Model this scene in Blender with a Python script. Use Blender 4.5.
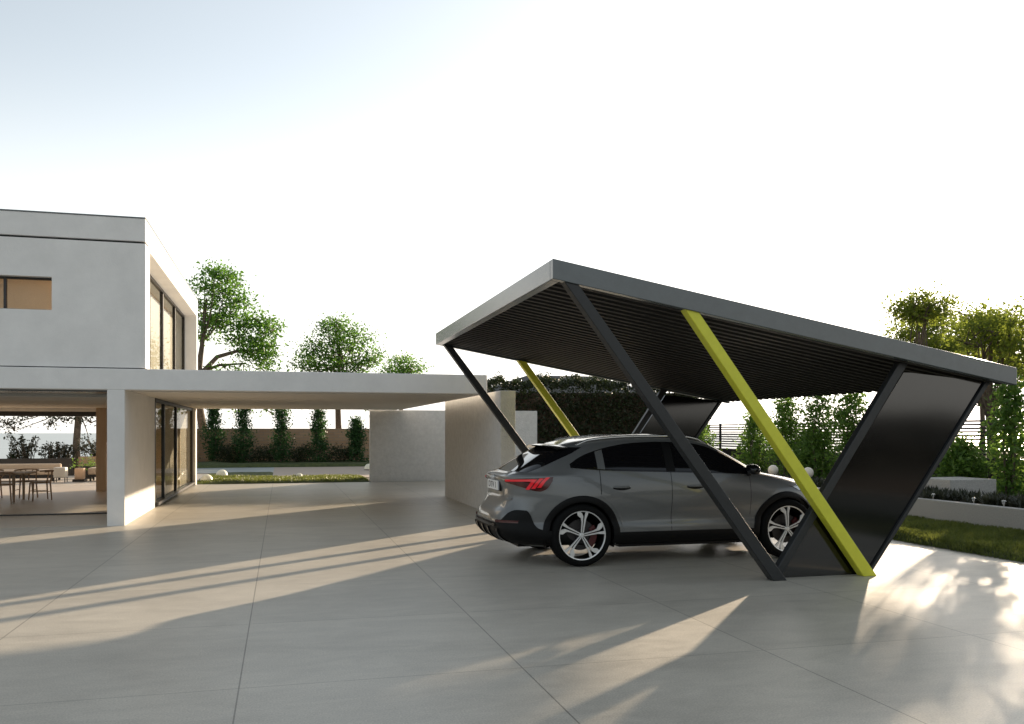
import bpy, bmesh, math, random
from mathutils import Vector, Matrix, noise
R = math.radians
random.seed(7)
SC = bpy.context.scene
COL = SC.collection
for o in list(bpy.data.objects):
    bpy.data.objects.remove(o)

# ------------------------------------------------------------------ camera
cam = bpy.data.cameras.new('camera')
cam.sensor_width = 36.0
cam.lens = 36 * 864 / 1024
cam.shift_y = 70 / 1024
cam.clip_start = 0.05
cam.clip_end = 20000
camo = bpy.data.objects.new('camera', cam)
camo.location = (0, 0, 1.55)
camo.rotation_euler = (R(90), 0, R(-14.94))
COL.objects.link(camo)
SC.camera = camo

# ------------------------------------------------------------------ sky, sun, exposure
SUN_EL, SUN_AZ = 12.0, 43.5          # azimuth measured from +X towards +Y
w = bpy.data.worlds.new('World')
SC.world = w
w.use_nodes = True
nt = w.node_tree
bg = nt.nodes['Background']
sky = nt.nodes.new('ShaderNodeTexSky')
sky.sky_type = 'NISHITA'
sky.sun_disc = False
sky.sun_elevation = R(SUN_EL)
sky.sun_rotation = R(90 - SUN_AZ)
sky.altitude = 0
sky.air_density = 1.0
sky.dust_density = 1.2
sky.ozone_density = 1.6
hsv = nt.nodes.new('ShaderNodeHueSaturation')
hsv.inputs['Saturation'].default_value = 0.37
hsv.inputs['Hue'].default_value = 0.485
nt.links.new(sky.outputs[0], hsv.inputs['Color'])
# pale haze that thickens towards the horizon
geo = nt.nodes.new('ShaderNodeTexCoord')
sepw = nt.nodes.new('ShaderNodeSeparateXYZ')
nt.links.new(geo.outputs['Generated'], sepw.inputs[0])
ramp = nt.nodes.new('ShaderNodeMapRange')
ramp.interpolation_type = 'SMOOTHERSTEP'
ramp.inputs['From Min'].default_value = -0.02
ramp.inputs['From Max'].default_value = 0.42
ramp.inputs['To Min'].default_value = 0.85
ramp.inputs['To Max'].default_value = 0.0
nt.links.new(sepw.outputs[2], ramp.inputs['Value'])
mixh = nt.nodes.new('ShaderNodeMix')
mixh.data_type = 'RGBA'
[q for q in mixh.inputs if q.name == 'B' and q.type == 'RGBA'][0].default_value = (5.6, 5.55, 5.3, 1)
nt.links.new(hsv.outputs[0], [q for q in mixh.inputs if q.name == 'A' and q.type == 'RGBA'][0])
# the haze is brightest round the sun and dim on the far side of the sky
dot = nt.nodes.new('ShaderNodeVectorMath')
dot.operation = 'DOT_PRODUCT'
dot.inputs[1].default_value = (math.cos(R(SUN_EL)) * math.cos(R(SUN_AZ)), math.cos(R(SUN_EL)) * math.sin(R(SUN_AZ)), math.sin(R(SUN_EL)))
nt.links.new(geo.outputs['Generated'], dot.inputs[0])
mr2 = nt.nodes.new('ShaderNodeMapRange')
mr2.inputs['From Min'].default_value = -1
mr2.inputs['From Max'].default_value = 1
mr2.inputs['To Min'].default_value = 0.22
mr2.inputs['To Max'].default_value = 1.3
nt.links.new(dot.outputs['Value'], mr2.inputs['Value'])
hz = nt.nodes.new('ShaderNodeVectorMath')
hz.operation = 'SCALE'
hz.inputs[0].default_value = (5.7, 5.5, 5.1)
nt.links.new(mr2.outputs[0], hz.inputs['Scale'])
nt.links.new(hz.outputs[0], [q for q in mixh.inputs if q.name == 'B' and q.type == 'RGBA'][0])
nt.links.new(ramp.outputs[0], [q for q in mixh.inputs if q.name == 'Factor' and q.type == 'VALUE'][0])
nt.links.new([q for q in mixh.outputs if q.type == 'RGBA'][0], bg.inputs[0])
bg.inputs[1].default_value = 0.12
sun = bpy.data.lights.new('sun', 'SUN')
sun.energy = 4.6
sun.angle = R(0.8)
sun.color = (1.0, 0.80, 0.58)
suno = bpy.data.objects.new('sun', sun)
d = Vector((math.cos(R(SUN_EL)) * math.cos(R(SUN_AZ)), math.cos(R(SUN_EL)) * math.sin(R(SUN_AZ)), math.sin(R(SUN_EL))))
suno.rotation_euler = d.to_track_quat('Z', 'Y').to_euler()
suno.location = (30, 30, 20)
COL.objects.link(suno)
SC.view_settings.view_transform = 'Standard'
SC.view_settings.look = 'None'
SC.view_settings.gamma = 1
SC.view_settings.exposure = 1.13
SC.view_settings.use_curve_mapping = False
SC.render.engine = 'CYCLES'
SC.cycles.use_denoising = True
SC.cycles.max_bounces = 8
SC.cycles.transparent_max_bounces = 12

# ------------------------------------------------------------------ materials
def mat(name, col, rough=0.6, var=0.0, scale=4.0, bump=0.0, bscale=60.0, metal=0.0, spec=0.5, col2=None, coat=0.0, detail=6.0, emit=None):
    m = bpy.data.materials.new(name)
    m.use_nodes = True
    n = m.node_tree
    p = n.nodes['Principled BSDF']
    p.inputs['Roughness'].default_value = rough
    p.inputs['Metallic'].default_value = metal
    p.inputs['Specular IOR Level'].default_value = spec
    if coat:
        p.inputs['Coat Weight'].default_value = coat
        p.inputs['Coat Roughness'].default_value = 0.04
    c = tuple(col) + (1,)
    p.inputs['Base Color'].default_value = c
    if var > 0 or col2:
        tc = n.nodes.new('ShaderNodeNewGeometry')
        nz = n.nodes.new('ShaderNodeTexNoise')
        nz.inputs['Scale'].default_value = scale
        nz.inputs['Detail'].default_value = detail
        nz.inputs['Roughness'].default_value = 0.65
        n.links.new(tc.outputs['Position'], nz.inputs['Vector'])
        rp = n.nodes.new('ShaderNodeValToRGB')
        rp.color_ramp.elements[0].position = 0.32
        rp.color_ramp.elements[1].position = 0.68
        if col2:
            rp.color_ramp.elements[0].color = c
            rp.color_ramp.elements[1].color = tuple(col2) + (1,)
        else:
            rp.color_ramp.elements[0].color = tuple(x * (1 - var) for x in col) + (1,)
            rp.color_ramp.elements[1].color = tuple(min(1, x * (1 + var)) for x in col) + (1,)
        n.links.new(nz.outputs['Fac'], rp.inputs['Fac'])
        n.links.new(rp.outputs[0], p.inputs['Base Color'])
    if bump > 0:
        tc = n.nodes.new('ShaderNodeNewGeometry')
        nz = n.nodes.new('ShaderNodeTexNoise')
        nz.inputs['Scale'].default_value = bscale
        nz.inputs['Detail'].default_value = 5
        n.links.new(tc.outputs['Position'], nz.inputs['Vector'])
        bp = n.nodes.new('ShaderNodeBump')
        bp.inputs['Strength'].default_value = bump
        bp.inputs['Distance'].default_value = 0.02
        n.links.new(nz.outputs['Fac'], bp.inputs['Height'])
        n.links.new(bp.outputs[0], p.inputs['Normal'])
    if emit:
        p.inputs['Emission Color'].default_value = tuple(emit[:3]) + (1,)
        p.inputs['Emission Strength'].default_value = emit[3]
    return m

def leafmat(name, dark, light, trans=0.45, scale=3.0):
    m = bpy.data.materials.new(name)
    m.use_nodes = True
    n = m.node_tree
    for x in list(n.nodes):
        n.nodes.remove(x)
    out = n.nodes.new('ShaderNodeOutputMaterial')
    g = n.nodes.new('ShaderNodeNewGeometry')
    nz = n.nodes.new('ShaderNodeTexNoise')
    nz.inputs['Scale'].default_value = scale
    nz.inputs['Detail'].default_value = 8
    nz.inputs['Roughness'].default_value = 0.8
    n.links.new(g.outputs['Position'], nz.inputs['Vector'])
    rp = n.nodes.new('ShaderNodeValToRGB')
    rp.color_ramp.elements[0].position = 0.35
    rp.color_ramp.elements[1].position = 0.66
    rp.color_ramp.elements[0].color = tuple(dark) + (1,)
    rp.color_ramp.elements[1].color = tuple(light) + (1,)
    n.links.new(nz.outputs['Fac'], rp.inputs['Fac'])
    df = n.nodes.new('ShaderNodeBsdfPrincipled')
    df.inputs['Roughness'].default_value = 0.45
    df.inputs['Specular IOR Level'].default_value = 0.4
    tr = n.nodes.new('ShaderNodeBsdfTranslucent')
    mx = n.nodes.new('ShaderNodeMixShader')
    mx.inputs[0].default_value = trans
    hs = n.nodes.new('ShaderNodeHueSaturation')
    hs.inputs['Value'].default_value = 1.5
    hs.inputs['Hue'].default_value = 0.485
    n.links.new(rp.outputs[0], df.inputs['Base Color'])
    n.links.new(rp.outputs[0], hs.inputs['Color'])
    n.links.new(hs.outputs[0], tr.inputs['Color'])
    n.links.new(df.outputs[0], mx.inputs[1])
    n.links.new(tr.outputs[0], mx.inputs[2])
    n.links.new(mx.outputs[0], out.inputs[0])
    return m

def glassmat(name, tint=(0.9, 0.92, 0.9), refl=0.06):
    m = bpy.data.materials.new(name)
    m.use_nodes = True
    n = m.node_tree
    for x in list(n.nodes):
        n.nodes.remove(x)
    out = n.nodes.new('ShaderNodeOutputMaterial')
    t = n.nodes.new('ShaderNodeBsdfTransparent')
    t.inputs[0].default_value = tuple(tint) + (1,)
    gl = n.nodes.new('ShaderNodeBsdfGlossy')
    gl.inputs['Roughness'].default_value = 0.01
    lw = n.nodes.new('ShaderNodeLayerWeight')
    pw = n.nodes.new('ShaderNodeMath')
    pw.operation = 'POWER'
    pw.inputs[1].default_value = 5.0
    ml = n.nodes.new('ShaderNodeMath')
    ml.operation = 'MULTIPLY_ADD'
    ml.inputs[1].default_value = 0.30
    ml.inputs[2].default_value = 0.015
    mx = n.nodes.new('ShaderNodeMixShader')
    n.links.new(lw.outputs['Facing'], pw.inputs[0])
    n.links.new(pw.outputs[0], ml.inputs[0])
    n.links.new(ml.outputs[0], mx.inputs[0])
    n.links.new(t.outputs[0], mx.inputs[1])
    n.links.new(gl.outputs[0], mx.inputs[2])
    n.links.new(mx.outputs[0], out.inputs[0])
    return m

def concrete_paving():
    m = mat('poured_concrete', (0.40, 0.385, 0.36), rough=0.5, spec=0.45)
    n = m.node_tree
    p = n.nodes['Principled BSDF']
    L = n.links.new
    def N(t, **k):
        x = n.nodes.new(t)
        for a, b in k.items():
            x.inputs[a].default_value = b
        return x
    def M(op, a, b=None):
        x = n.nodes.new('ShaderNodeMath')
        x.operation = op
        for i, v in enumerate((a, b)):
            if v is None:
                continue
            if isinstance(v, (int, float)):
                x.inputs[i].default_value = v
            else:
                L(v, x.inputs[i])
        return x.outputs[0]
    g = N('ShaderNodeNewGeometry')
    sep = N('ShaderNodeSeparateXYZ')
    L(g.outputs['Position'], sep.inputs[0])
    def line(coord, off, pitch, half):
        # distance to the nearest joint
        t = M('DIVIDE', M('SUBTRACT', coord, off), pitch)
        fr = M('ABSOLUTE', M('SUBTRACT', M('FRACT', M('ADD', t, 0.5)), 0.5))
        return M('LESS_THAN', M('MULTIPLY', fr, pitch), half)
    jx = line(sep.outputs[0], -0.249, 1.779, 0.0048)
    jy = line(sep.outputs[1], 5.47, 1.81, 0.0045)
    jy = M('MULTIPLY', jy, 0.75)
    j = M('MAXIMUM', jx, jy)
    big = N('ShaderNodeTexNoise', Scale=0.55, Detail=6.0, Roughness=0.6)
    mp = N('ShaderNodeMapping')
    mp.inputs['Scale'].default_value = (0.7, 1.6, 1)
    L(g.outputs['Position'], mp.inputs[0])
    L(mp.outputs[0], big.inputs['Vector'])
    mid = N('ShaderNodeTexNoise', Scale=7.0, Detail=8.0, Roughness=0.7)
    L(mp.outputs[0], mid.inputs['Vector'])
    fine = N('ShaderNodeTexNoise', Scale=90.0, Detail=3.0)
    L(g.outputs['Position'], fine.inputs['Vector'])
    spk = N('ShaderNodeTexVoronoi', Scale=9.0)
    L(g.outputs['Position'], spk.inputs['Vector'])
    dots = M('LESS_THAN', spk.outputs['Distance'], 0.03)
    dotn = N('ShaderNodeTexNoise', Scale=1.3, Detail=2.0)
    L(g.outputs['Position'], dotn.inputs['Vector'])
    dots = M('MULTIPLY', dots, M('GREATER_THAN', dotn.outputs['Fac'], 0.53))
    f = M('ADD', M('MULTIPLY', M('SUBTRACT', big.outputs['Fac'], 0.5), 0.5),
          M('ADD', M('MULTIPLY', M('SUBTRACT', mid.outputs['Fac'], 0.5), 0.35),
            M('MULTIPLY', M('SUBTRACT', fine.outputs['Fac'], 0.5), 0.9)))
    # every slab was poured a little lighter or darker than the next
    wn = N('ShaderNodeTexWhiteNoise')
    wn.noise_dimensions = '2D'
    cm = N('ShaderNodeCombineXYZ')
    L(M('FLOOR', M('DIVIDE', M('ADD', sep.outputs[0], 0.249), 1.779)), cm.inputs[0])
    L(M('FLOOR', M('DIVIDE', M('SUBTRACT', sep.outputs[1], 5.47), 1.81)), cm.inputs[1])
    L(cm.outputs[0], wn.inputs['Vector'])
    blot = N('ShaderNodeTexNoise', Scale=2.3, Detail=9.0, Roughness=0.72, Distortion=0.6)
    L(mp.outputs[0], blot.inputs['Vector'])
    f = M('ADD', f, M('MULTIPLY', M('SUBTRACT', wn.outputs['Value'], 0.5), 0.07))
    f = M('ADD', f, M('MULTIPLY', M('SUBTRACT', blot.outputs['Fac'], 0.5), 0.62))
    val = M('ADD', 1.0, f)
    val = M('MULTIPLY', val, M('SUBTRACT', 1.0, M('MULTIPLY', j, 0.55)))
    val = M('MULTIPLY', val, M('SUBTRACT', 1.0, M('MULTIPLY', dots, 0.35)))
    mul = N('ShaderNodeMix')
    mul.data_type = 'RGBA'
    mul.blend_type = 'MULTIPLY'
    mul.inputs['Factor'].default_value = 1.0
    mul.inputs['A'].default_value = (0.455, 0.422, 0.358, 1)
    cmb = N('ShaderNodeCombineColor')
    for i in range(3):
        L(val, cmb.inputs[i])
    for s in mul.inputs:
        if s.name == 'A' and s.type == 'RGBA':
            s.default_value = (0.455, 0.422, 0.358, 1)
        if s.name == 'B' and s.type == 'RGBA':
            L(cmb.outputs[0], s)
    res = [s for s in mul.outputs if s.type == 'RGBA'][0]
    L(res, p.inputs['Base Color'])
    L(M('ADD', 0.30, M('MULTIPLY', mid.outputs['Fac'], 0.26)), p.inputs['Roughness'])
    bp = N('ShaderNodeBump', Strength=0.35, Distance=0.01)
    hh = M('SUBTRACT', M('ADD', M('MULTIPLY', fine.outputs['Fac'], 0.12), M('MULTIPLY', mid.outputs['Fac'], 0.25)), j)
    L(hh, bp.inputs['Height'])
    L(bp.outputs[0], p.inputs['Normal'])
    return m

def brickmat():
    m = mat('tan_brick', (0.33, 0.2, 0.11), rough=0.85)
    n = m.node_tree
    p = n.nodes['Principled BSDF']
    g = n.nodes.new('ShaderNodeNewGeometry')
    mp = n.nodes.new('ShaderNodeMapping')
    mp.inputs['Rotation'].default_value = (R(90), 0, 0)
    b = n.nodes.new('ShaderNodeTexBrick')
    b.inputs['Color1'].default_value = (0.46, 0.30, 0.18, 1)
    b.inputs['Color2'].default_value = (0.38, 0.235, 0.135, 1)
    b.inputs['Mortar'].default_value = (0.3, 0.24, 0.18, 1)
    b.inputs['Scale'].default_value = 1.0
    b.inputs['Brick Width'].default_value = 0.42
    b.inputs['Row Height'].default_value = 0.14
    b.inputs['Mortar Size'].default_value = 0.012
    n.links.new(g.outputs['Position'], mp.inputs[0])
    n.links.new(mp.outputs[0], b.inputs['Vector'])
    n.links.new(b.outputs[0], p.inputs['Base Color'])
    return m

def woodmat(name, a, b, rough=0.55):
    m = mat(name, a, rough=rough, col2=b, scale=3.0, detail=9)
    n = m.node_tree
    nz = [x for x in n.nodes if x.type == 'TEX_NOISE'][0]
    g = [x for x in n.nodes if x.type == 'NEW_GEOMETRY'][0]
    mp = n.nodes.new('ShaderNodeMapping')
    mp.inputs['Scale'].default_value = (6, 6, 0.6)
    n.links.new(g.outputs['Position'], mp.inputs[0])
    n.links.new(mp.outputs[0], nz.inputs['Vector'])
    return m

M_CONC = concrete_paving()
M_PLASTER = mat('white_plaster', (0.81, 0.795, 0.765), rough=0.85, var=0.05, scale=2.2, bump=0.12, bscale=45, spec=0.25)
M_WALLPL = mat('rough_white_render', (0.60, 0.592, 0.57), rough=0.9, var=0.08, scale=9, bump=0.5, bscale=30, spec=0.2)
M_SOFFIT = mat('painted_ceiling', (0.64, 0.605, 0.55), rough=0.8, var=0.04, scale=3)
M_FRAME = mat('dark_aluminium', (0.022, 0.021, 0.02), rough=0.4, var=0.15, scale=20)
M_GROOVE = mat('shadow_groove', (0.03, 0.03, 0.03), rough=0.9)
M_BLIND = leafmat('beige_roller_blind', (0.72, 0.63, 0.51), (0.77, 0.68, 0.56), 0.5, 30)
M_BLIND2 = leafmat('sand_curtain', (0.56, 0.46, 0.34), (0.62, 0.51, 0.39), 0.5, 14)
M_TAN = mat('tan_plaster', (0.50, 0.37, 0.25), rough=0.85, var=0.05, scale=4)
M_GLASS = glassmat('window_glass')
M_OAK = woodmat('oak_panel', (0.48, 0.35, 0.23), (0.56, 0.43, 0.30))
M_CHAIR = woodmat('walnut_wood', (0.28, 0.18, 0.11), (0.38, 0.26, 0.17))
M_TABLE = woodmat('grey_oak', (0.30, 0.22, 0.15), (0.40, 0.30, 0.21))
M_TILE = mat('pale_floor_tile', (0.55, 0.47, 0.38), rough=0.45, var=0.06, scale=1.5)
M_SOFA = mat('cream_upholstery', (0.55, 0.44, 0.33), rough=0.9, var=0.06, scale=25, bump=0.2, bscale=200)
M_STEEL = mat('charcoal_powder_coat', (0.019, 0.021, 0.022), rough=0.42, var=0.12, scale=12, bump=0.05, bscale=300)
M_FASCIA = mat('slate_grey_metal', (0.088, 0.104, 0.110), rough=0.18, var=0.08, scale=6, bump=0.02, bscale=250, spec=0.8)
M_SOFSTEEL = mat('corrugated_dark_steel', (0.016, 0.015, 0.014), rough=0.55, var=0.12, scale=8, spec=0.25)
M_LIME = mat('lime_yellow_paint', (0.66, 0.66, 0.05), rough=0.42, var=0.06, scale=9, bump=0.04, bscale=260)
M_PANEL = mat('gloss_black_panel', (0.003, 0.003, 0.003), rough=0.10, var=0.1, scale=2, spec=1.0)
M_FENCE = mat('black_fence_steel', (0.015, 0.013, 0.012), rough=0.5, var=0.1, scale=10)
M_PLANTER = mat('speckled_concrete', (0.34, 0.325, 0.30), rough=0.9, col2=(0.54, 0.52, 0.475), scale=55, bump=0.4, bscale=90)
M_SOIL = mat('dark_soil', (0.045, 0.03, 0.02), rough=1.0, col2=(0.10, 0.07, 0.045), scale=9, bump=0.8, bscale=25)
M_GRASSG = mat('turf', (0.035, 0.05, 0.012), rough=0.95, col2=(0.08, 0.10, 0.028), scale=6, bump=0.9, bscale=40)
M_BLADE = leafmat('grass_blades', (0.06, 0.085, 0.014), (0.15, 0.18, 0.04), 0.5, 8)
M_LEAF = leafmat('tree_leaves', (0.030, 0.105, 0.012), (0.13, 0.28, 0.04), 0.5, 2.0)
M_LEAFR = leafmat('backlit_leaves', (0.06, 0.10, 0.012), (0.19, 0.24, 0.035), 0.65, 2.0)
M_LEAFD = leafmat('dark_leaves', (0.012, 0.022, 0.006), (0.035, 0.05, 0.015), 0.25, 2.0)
M_BELT = leafmat('reflection_belt_leaves', (0.005, 0.008, 0.003), (0.012, 0.016, 0.006), 0.1, 2.0)  # near black so the added bushes stay dark in reflections
M_SHRUB = leafmat('shrub_leaves', (0.045, 0.12, 0.018), (0.16, 0.27, 0.05), 0.55, 7)
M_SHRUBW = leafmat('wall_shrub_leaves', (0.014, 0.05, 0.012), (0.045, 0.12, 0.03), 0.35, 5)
M_SPIKE = leafmat('purple_green_leaves', (0.02, 0.026, 0.016), (0.055, 0.06, 0.035), 0.3, 8)
M_BARK = mat('bark', (0.07, 0.05, 0.035), rough=0.95, col2=(0.17, 0.135, 0.10), scale=9, bump=0.9, bscale=18)
M_BRICK = brickmat()
M_PATH = mat('pink_gravel_path', (0.42, 0.35, 0.29), rough=0.9, var=0.08, scale=15)
M_POOLP = mat('blue_slate_path', (0.32, 0.35, 0.355), rough=0.5, var=0.1, scale=8)
M_WATER = mat('sea_water', (0.40, 0.46, 0.48), rough=0.45, var=0.06, scale=0.02)
M_EARTH = mat('dry_ground', (0.09, 0.085, 0.05), rough=1.0, col2=(0.14, 0.12, 0.075), scale=1.2)
M_ASPH = mat('asphalt', (0.035, 0.035, 0.036), rough=0.9, var=0.2, scale=6, bump=0.3, bscale=120)
M_ROOFT = mat('dark_roof_sheet', (0.035, 0.035, 0.032), rough=0.7, var=0.15, scale=3)
M_GLOBE = mat('opal_white_globe', (0.8, 0.72, 0.62), rough=0.35, var=0.03, scale=10)
M_DOME = mat('opal_dome', (0.85, 0.82, 0.66), rough=0.4, var=0.03, scale=10)
M_WHITE = mat('white_ceramic', (0.72, 0.68, 0.6), rough=0.4, var=0.04, scale=10)
# car
M_PAINT = mat('grey_car_paint', (0.142, 0.146, 0.143), rough=0.34, metal=0.2, coat=0.7, spec=0.5, var=0.03, scale=120)
M_CLAD = mat('black_plastic_trim', (0.007, 0.007, 0.007), rough=0.5, var=0.1, scale=60, spec=0.15)
M_GLOSSB = mat('gloss_black_trim', (0.008, 0.008, 0.008), rough=0.12, var=0.1, scale=60)
M_CGLASS = mat('tinted_car_glass', (0.006, 0.006, 0.007), rough=0.02, spec=0.6, var=0.1, scale=20)
M_CHROME = mat('satin_aluminium', (0.72, 0.72, 0.71), rough=0.22, metal=1.0, var=0.04, scale=20)
M_TYRE = mat('tyre_rubber', (0.006, 0.006, 0.006), rough=0.75, var=0.2, scale=40, spec=0.12)
M_RIMB = mat('black_wheel_paint', (0.012, 0.012, 0.012), rough=0.3, var=0.1, scale=40)
M_RIMS = mat('machined_alloy', (0.80, 0.80, 0.79), rough=0.32, metal=0.7, var=0.05, scale=40)
M_DISC = mat('brake_steel', (0.05, 0.047, 0.047), rough=0.45, metal=0.8, var=0.1, scale=30)
M_CALI = mat('red_caliper_paint', (0.07, 0.006, 0.006), rough=0.4, var=0.1, scale=30)
M_TAIL = mat('red_tail_lens', (0.40, 0.008, 0.014), rough=0.15, spec=0.6, var=0.1, scale=30, emit=(1.0, 0.015, 0.03, 0.10))
M_TAILD = mat('dark_red_lens', (0.06, 0.006, 0.006), rough=0.12, spec=0.6, var=0.1, scale=30)
M_HEAD = mat('clear_headlamp', (0.6, 0.6, 0.6), rough=0.1, metal=0.6, var=0.1, scale=20)
M_PLATE = mat('white_plate', (0.78, 0.78, 0.76), rough=0.4, var=0.03, scale=20)
M_INK = mat('black_lettering', (0.02, 0.02, 0.025), rough=0.5, var=0.1, scale=20)

# ------------------------------------------------------------------ mesh helpers
class MB:
    def __init__(s):
        s.v, s.f, s.m = [], [], []
    def add(s, vs, fs, mi=0):
        b = len(s.v)
        s.v += [tuple(v) for v in vs]
        s.f += [tuple(b + i for i in f) for f in fs]
        s.m += [mi] * len(fs)
        return s
    def box(s, x0, x1, y0, y1, z0, z1, mi=0):
        vs = [(x, y, z) for x in (x0, x1) for y in (y0, y1) for z in (z0, z1)]
        return s.add(vs, [(0, 1, 3, 2), (4, 6, 7, 5), (0, 4, 5, 1), (2, 3, 7, 6), (0, 2, 6, 4), (1, 5, 7, 3)], mi)
    def prism(s, pts, fn, a, b, mi=0):
        """extrude a 2D outline between a and b; fn(p, q, t) gives 3D"""
        n = len(pts)
        vs = [fn(p, q, a) for p, q in pts] + [fn(p, q, b) for p, q in pts]
        fs = [tuple(range(n)), tuple(range(2 * n - 1, n - 1, -1))]
        fs += [(i, i + n, (i + 1) % n + n, (i + 1) % n) for i in range(n)]
        return s.add(vs, fs, mi)
    def tube(s, path, rad, n=8, mi=0, cap=True):
        path = [Vector(p) for p in path]
        if not isinstance(rad, (list, tuple)):
            rad = [rad] * len(path)
        vs, fs = [], []
        up = Vector((0.31, 0.17, 0.93)).normalized()
        for i, p in enumerate(path):
            t = (path[min(i + 1, len(path) - 1)] - path[max(i - 1, 0)]).normalized()
            a = t.cross(up)
            if a.length < 1e-3:
                a = t.cross(Vector((1, 0, 0)))
            a.normalize()
            b = t.cross(a)
            for k in range(n):
                q = 2 * math.pi * k / n
                vs.append(p + (a * math.cos(q) + b * math.sin(q)) * rad[i])
        for i in range(len(path) - 1):
            for k in range(n):
                k2 = (k + 1) % n
                fs.append((i * n + k, i * n + k2, (i + 1) * n + k2, (i + 1) * n + k))
        if cap:
            fs.append(tuple(range(n - 1, -1, -1)))
            fs.append(tuple((len(path) - 1) * n + k for k in range(n)))
        return s.add(vs, fs, mi)
    def lathe(s, prof, fn, n=32, mi=0, closed=False):
        """prof: (radius, height); fn(a, b, h) -> 3D, where a, b are the rotated radius"""
        vs, fs = [], []
        k = len(prof)
        for i in range(n):
            q = 2 * math.pi * i / n
            for r, h in prof:
                vs.append(fn(r * math.cos(q), r * math.sin(q), h))
        for i in range(n):
            i2 = (i + 1) % n
            for j in range(k - 1 + (1 if closed else 0)):
                j2 = (j + 1) % k
                fs.append((i * k + j, i2 * k + j, i2 * k + j2, i * k + j2))
        return s.add(vs, fs, mi)
    def build(s, name, mats, parent=None, smooth=None, bevel=0.0, seg=2, fix=True):
        me = bpy.data.meshes.new(name)
        me.from_pydata(s.v, [], s.f)
        if not isinstance(mats, (list, tuple)):
            mats = [mats]
        for m in mats:
            me.materials.append(m)
        if len(mats) > 1:
            me.polygons.foreach_set('material_index', s.m)
        if fix or bevel:
            bm = bmesh.new()
            bm.from_mesh(me)
            if fix:
                bmesh.ops.recalc_face_normals(bm, faces=bm.faces)
            if bevel:
                es = [e for e in bm.edges if len(e.link_faces) == 2 and e.calc_face_angle(0) > 0.5]
                bmesh.ops.bevel(bm, geom=es, offset=bevel, segments=seg, affect='EDGES', profile=0.5, clamp_overlap=True)
            bm.to_mesh(me)
            bm.free()
        if smooth:
            me.polygons.foreach_set('use_smooth', [True] * len(me.polygons))
            me.set_sharp_from_angle(angle=R(smooth))
        me.update()
        o = bpy.data.objects.new(name, me)
        COL.objects.link(o)
        if parent:
            o.parent = parent
        return o

def tag(o, label=None, cat=None, group=None, kind=None):
    if label: o['label'] = label
    if cat: o['category'] = cat
    if group: o['group'] = group
    if kind: o['kind'] = kind
    return o

def thing(name, loc, label, cat, group=None, rz=0):
    o = bpy.data.objects.new(name, None)
    o.empty_display_size = 0.2
    o.location = loc
    o.rotation_euler = (0, 0, rz)
    COL.objects.link(o)
    return tag(o, label, cat, group)

def copy_tree(o, parent=None):
    c = o.copy()
    COL.objects.link(c)
    if parent:
        c.parent = parent
    for ch in [x for x in bpy.data.objects if x.parent == o and x != c]:
        copy_tree(ch, c)
    return c

XZ = lambda p, q, t: (p, t, q)      # outline in X-Z, extruded along Y
XY = lambda p, q, t: (p, q, t)
YZ = lambda p, q, t: (t, p, q)

# ------------------------------------------------------------------ setting
def sheet(name, pts, z, m, kind='structure'):
    b = MB()
    b.add([(x, y, z) for x, y in pts], [tuple(range(len(pts)))])
    return tag(b.build(name, m), kind=kind)
sheet('sea', [(-9000, -9000), (9000, -9000), (9000, 9000), (-9000, 9000)], -9.0, M_WATER)
sheet('ground', [(-70, -60), (90, -60), (90, 62), (-70, 54)], -0.012, M_EARTH)
sheet('pavement', [(-20, -1.6), (8.52, -1.6), (8.52, 10.4), (8.52, 27.0), (-2.5, 27.0), (-2.5, 15.6), (-20, 15.6)], 0.0, M_CONC)
sheet('added_road', [(-60, -11), (60, -11), (60, -1.6), (-60, -1.6)], -0.004, M_ASPH)  # unseen strip, added so the black panel mirrors dark ground

def bumpy(name, x0, x1, y0, y1, nx, ny, h, amp, sc, m, edge=0.12):
    b = MB()
    vs = []
    for j in range(ny + 1):
        for i in range(nx + 1):
            x = x0 + (x1 - x0) * i / nx
            y = y0 + (y1 - y0) * j / ny
            e = min(1, min(x - x0, x1 - x, y - y0, y1 - y) / edge)
            z = (h + amp * noise.noise(Vector((x * sc, y * sc, 3.1)))) * math.sqrt(max(0, e)) + 0.004
            vs.append((x, y, z))
    fs = [(j * (nx + 1) + i, j * (nx + 1) + i + 1, (j + 1) * (nx + 1) + i + 1, (j + 1) * (nx + 1) + i) for j in range(ny) for i in range(nx)]
    b.add(vs, fs)
    o = b.build(name, m, smooth=60)
    return tag(o, kind='structure')

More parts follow.
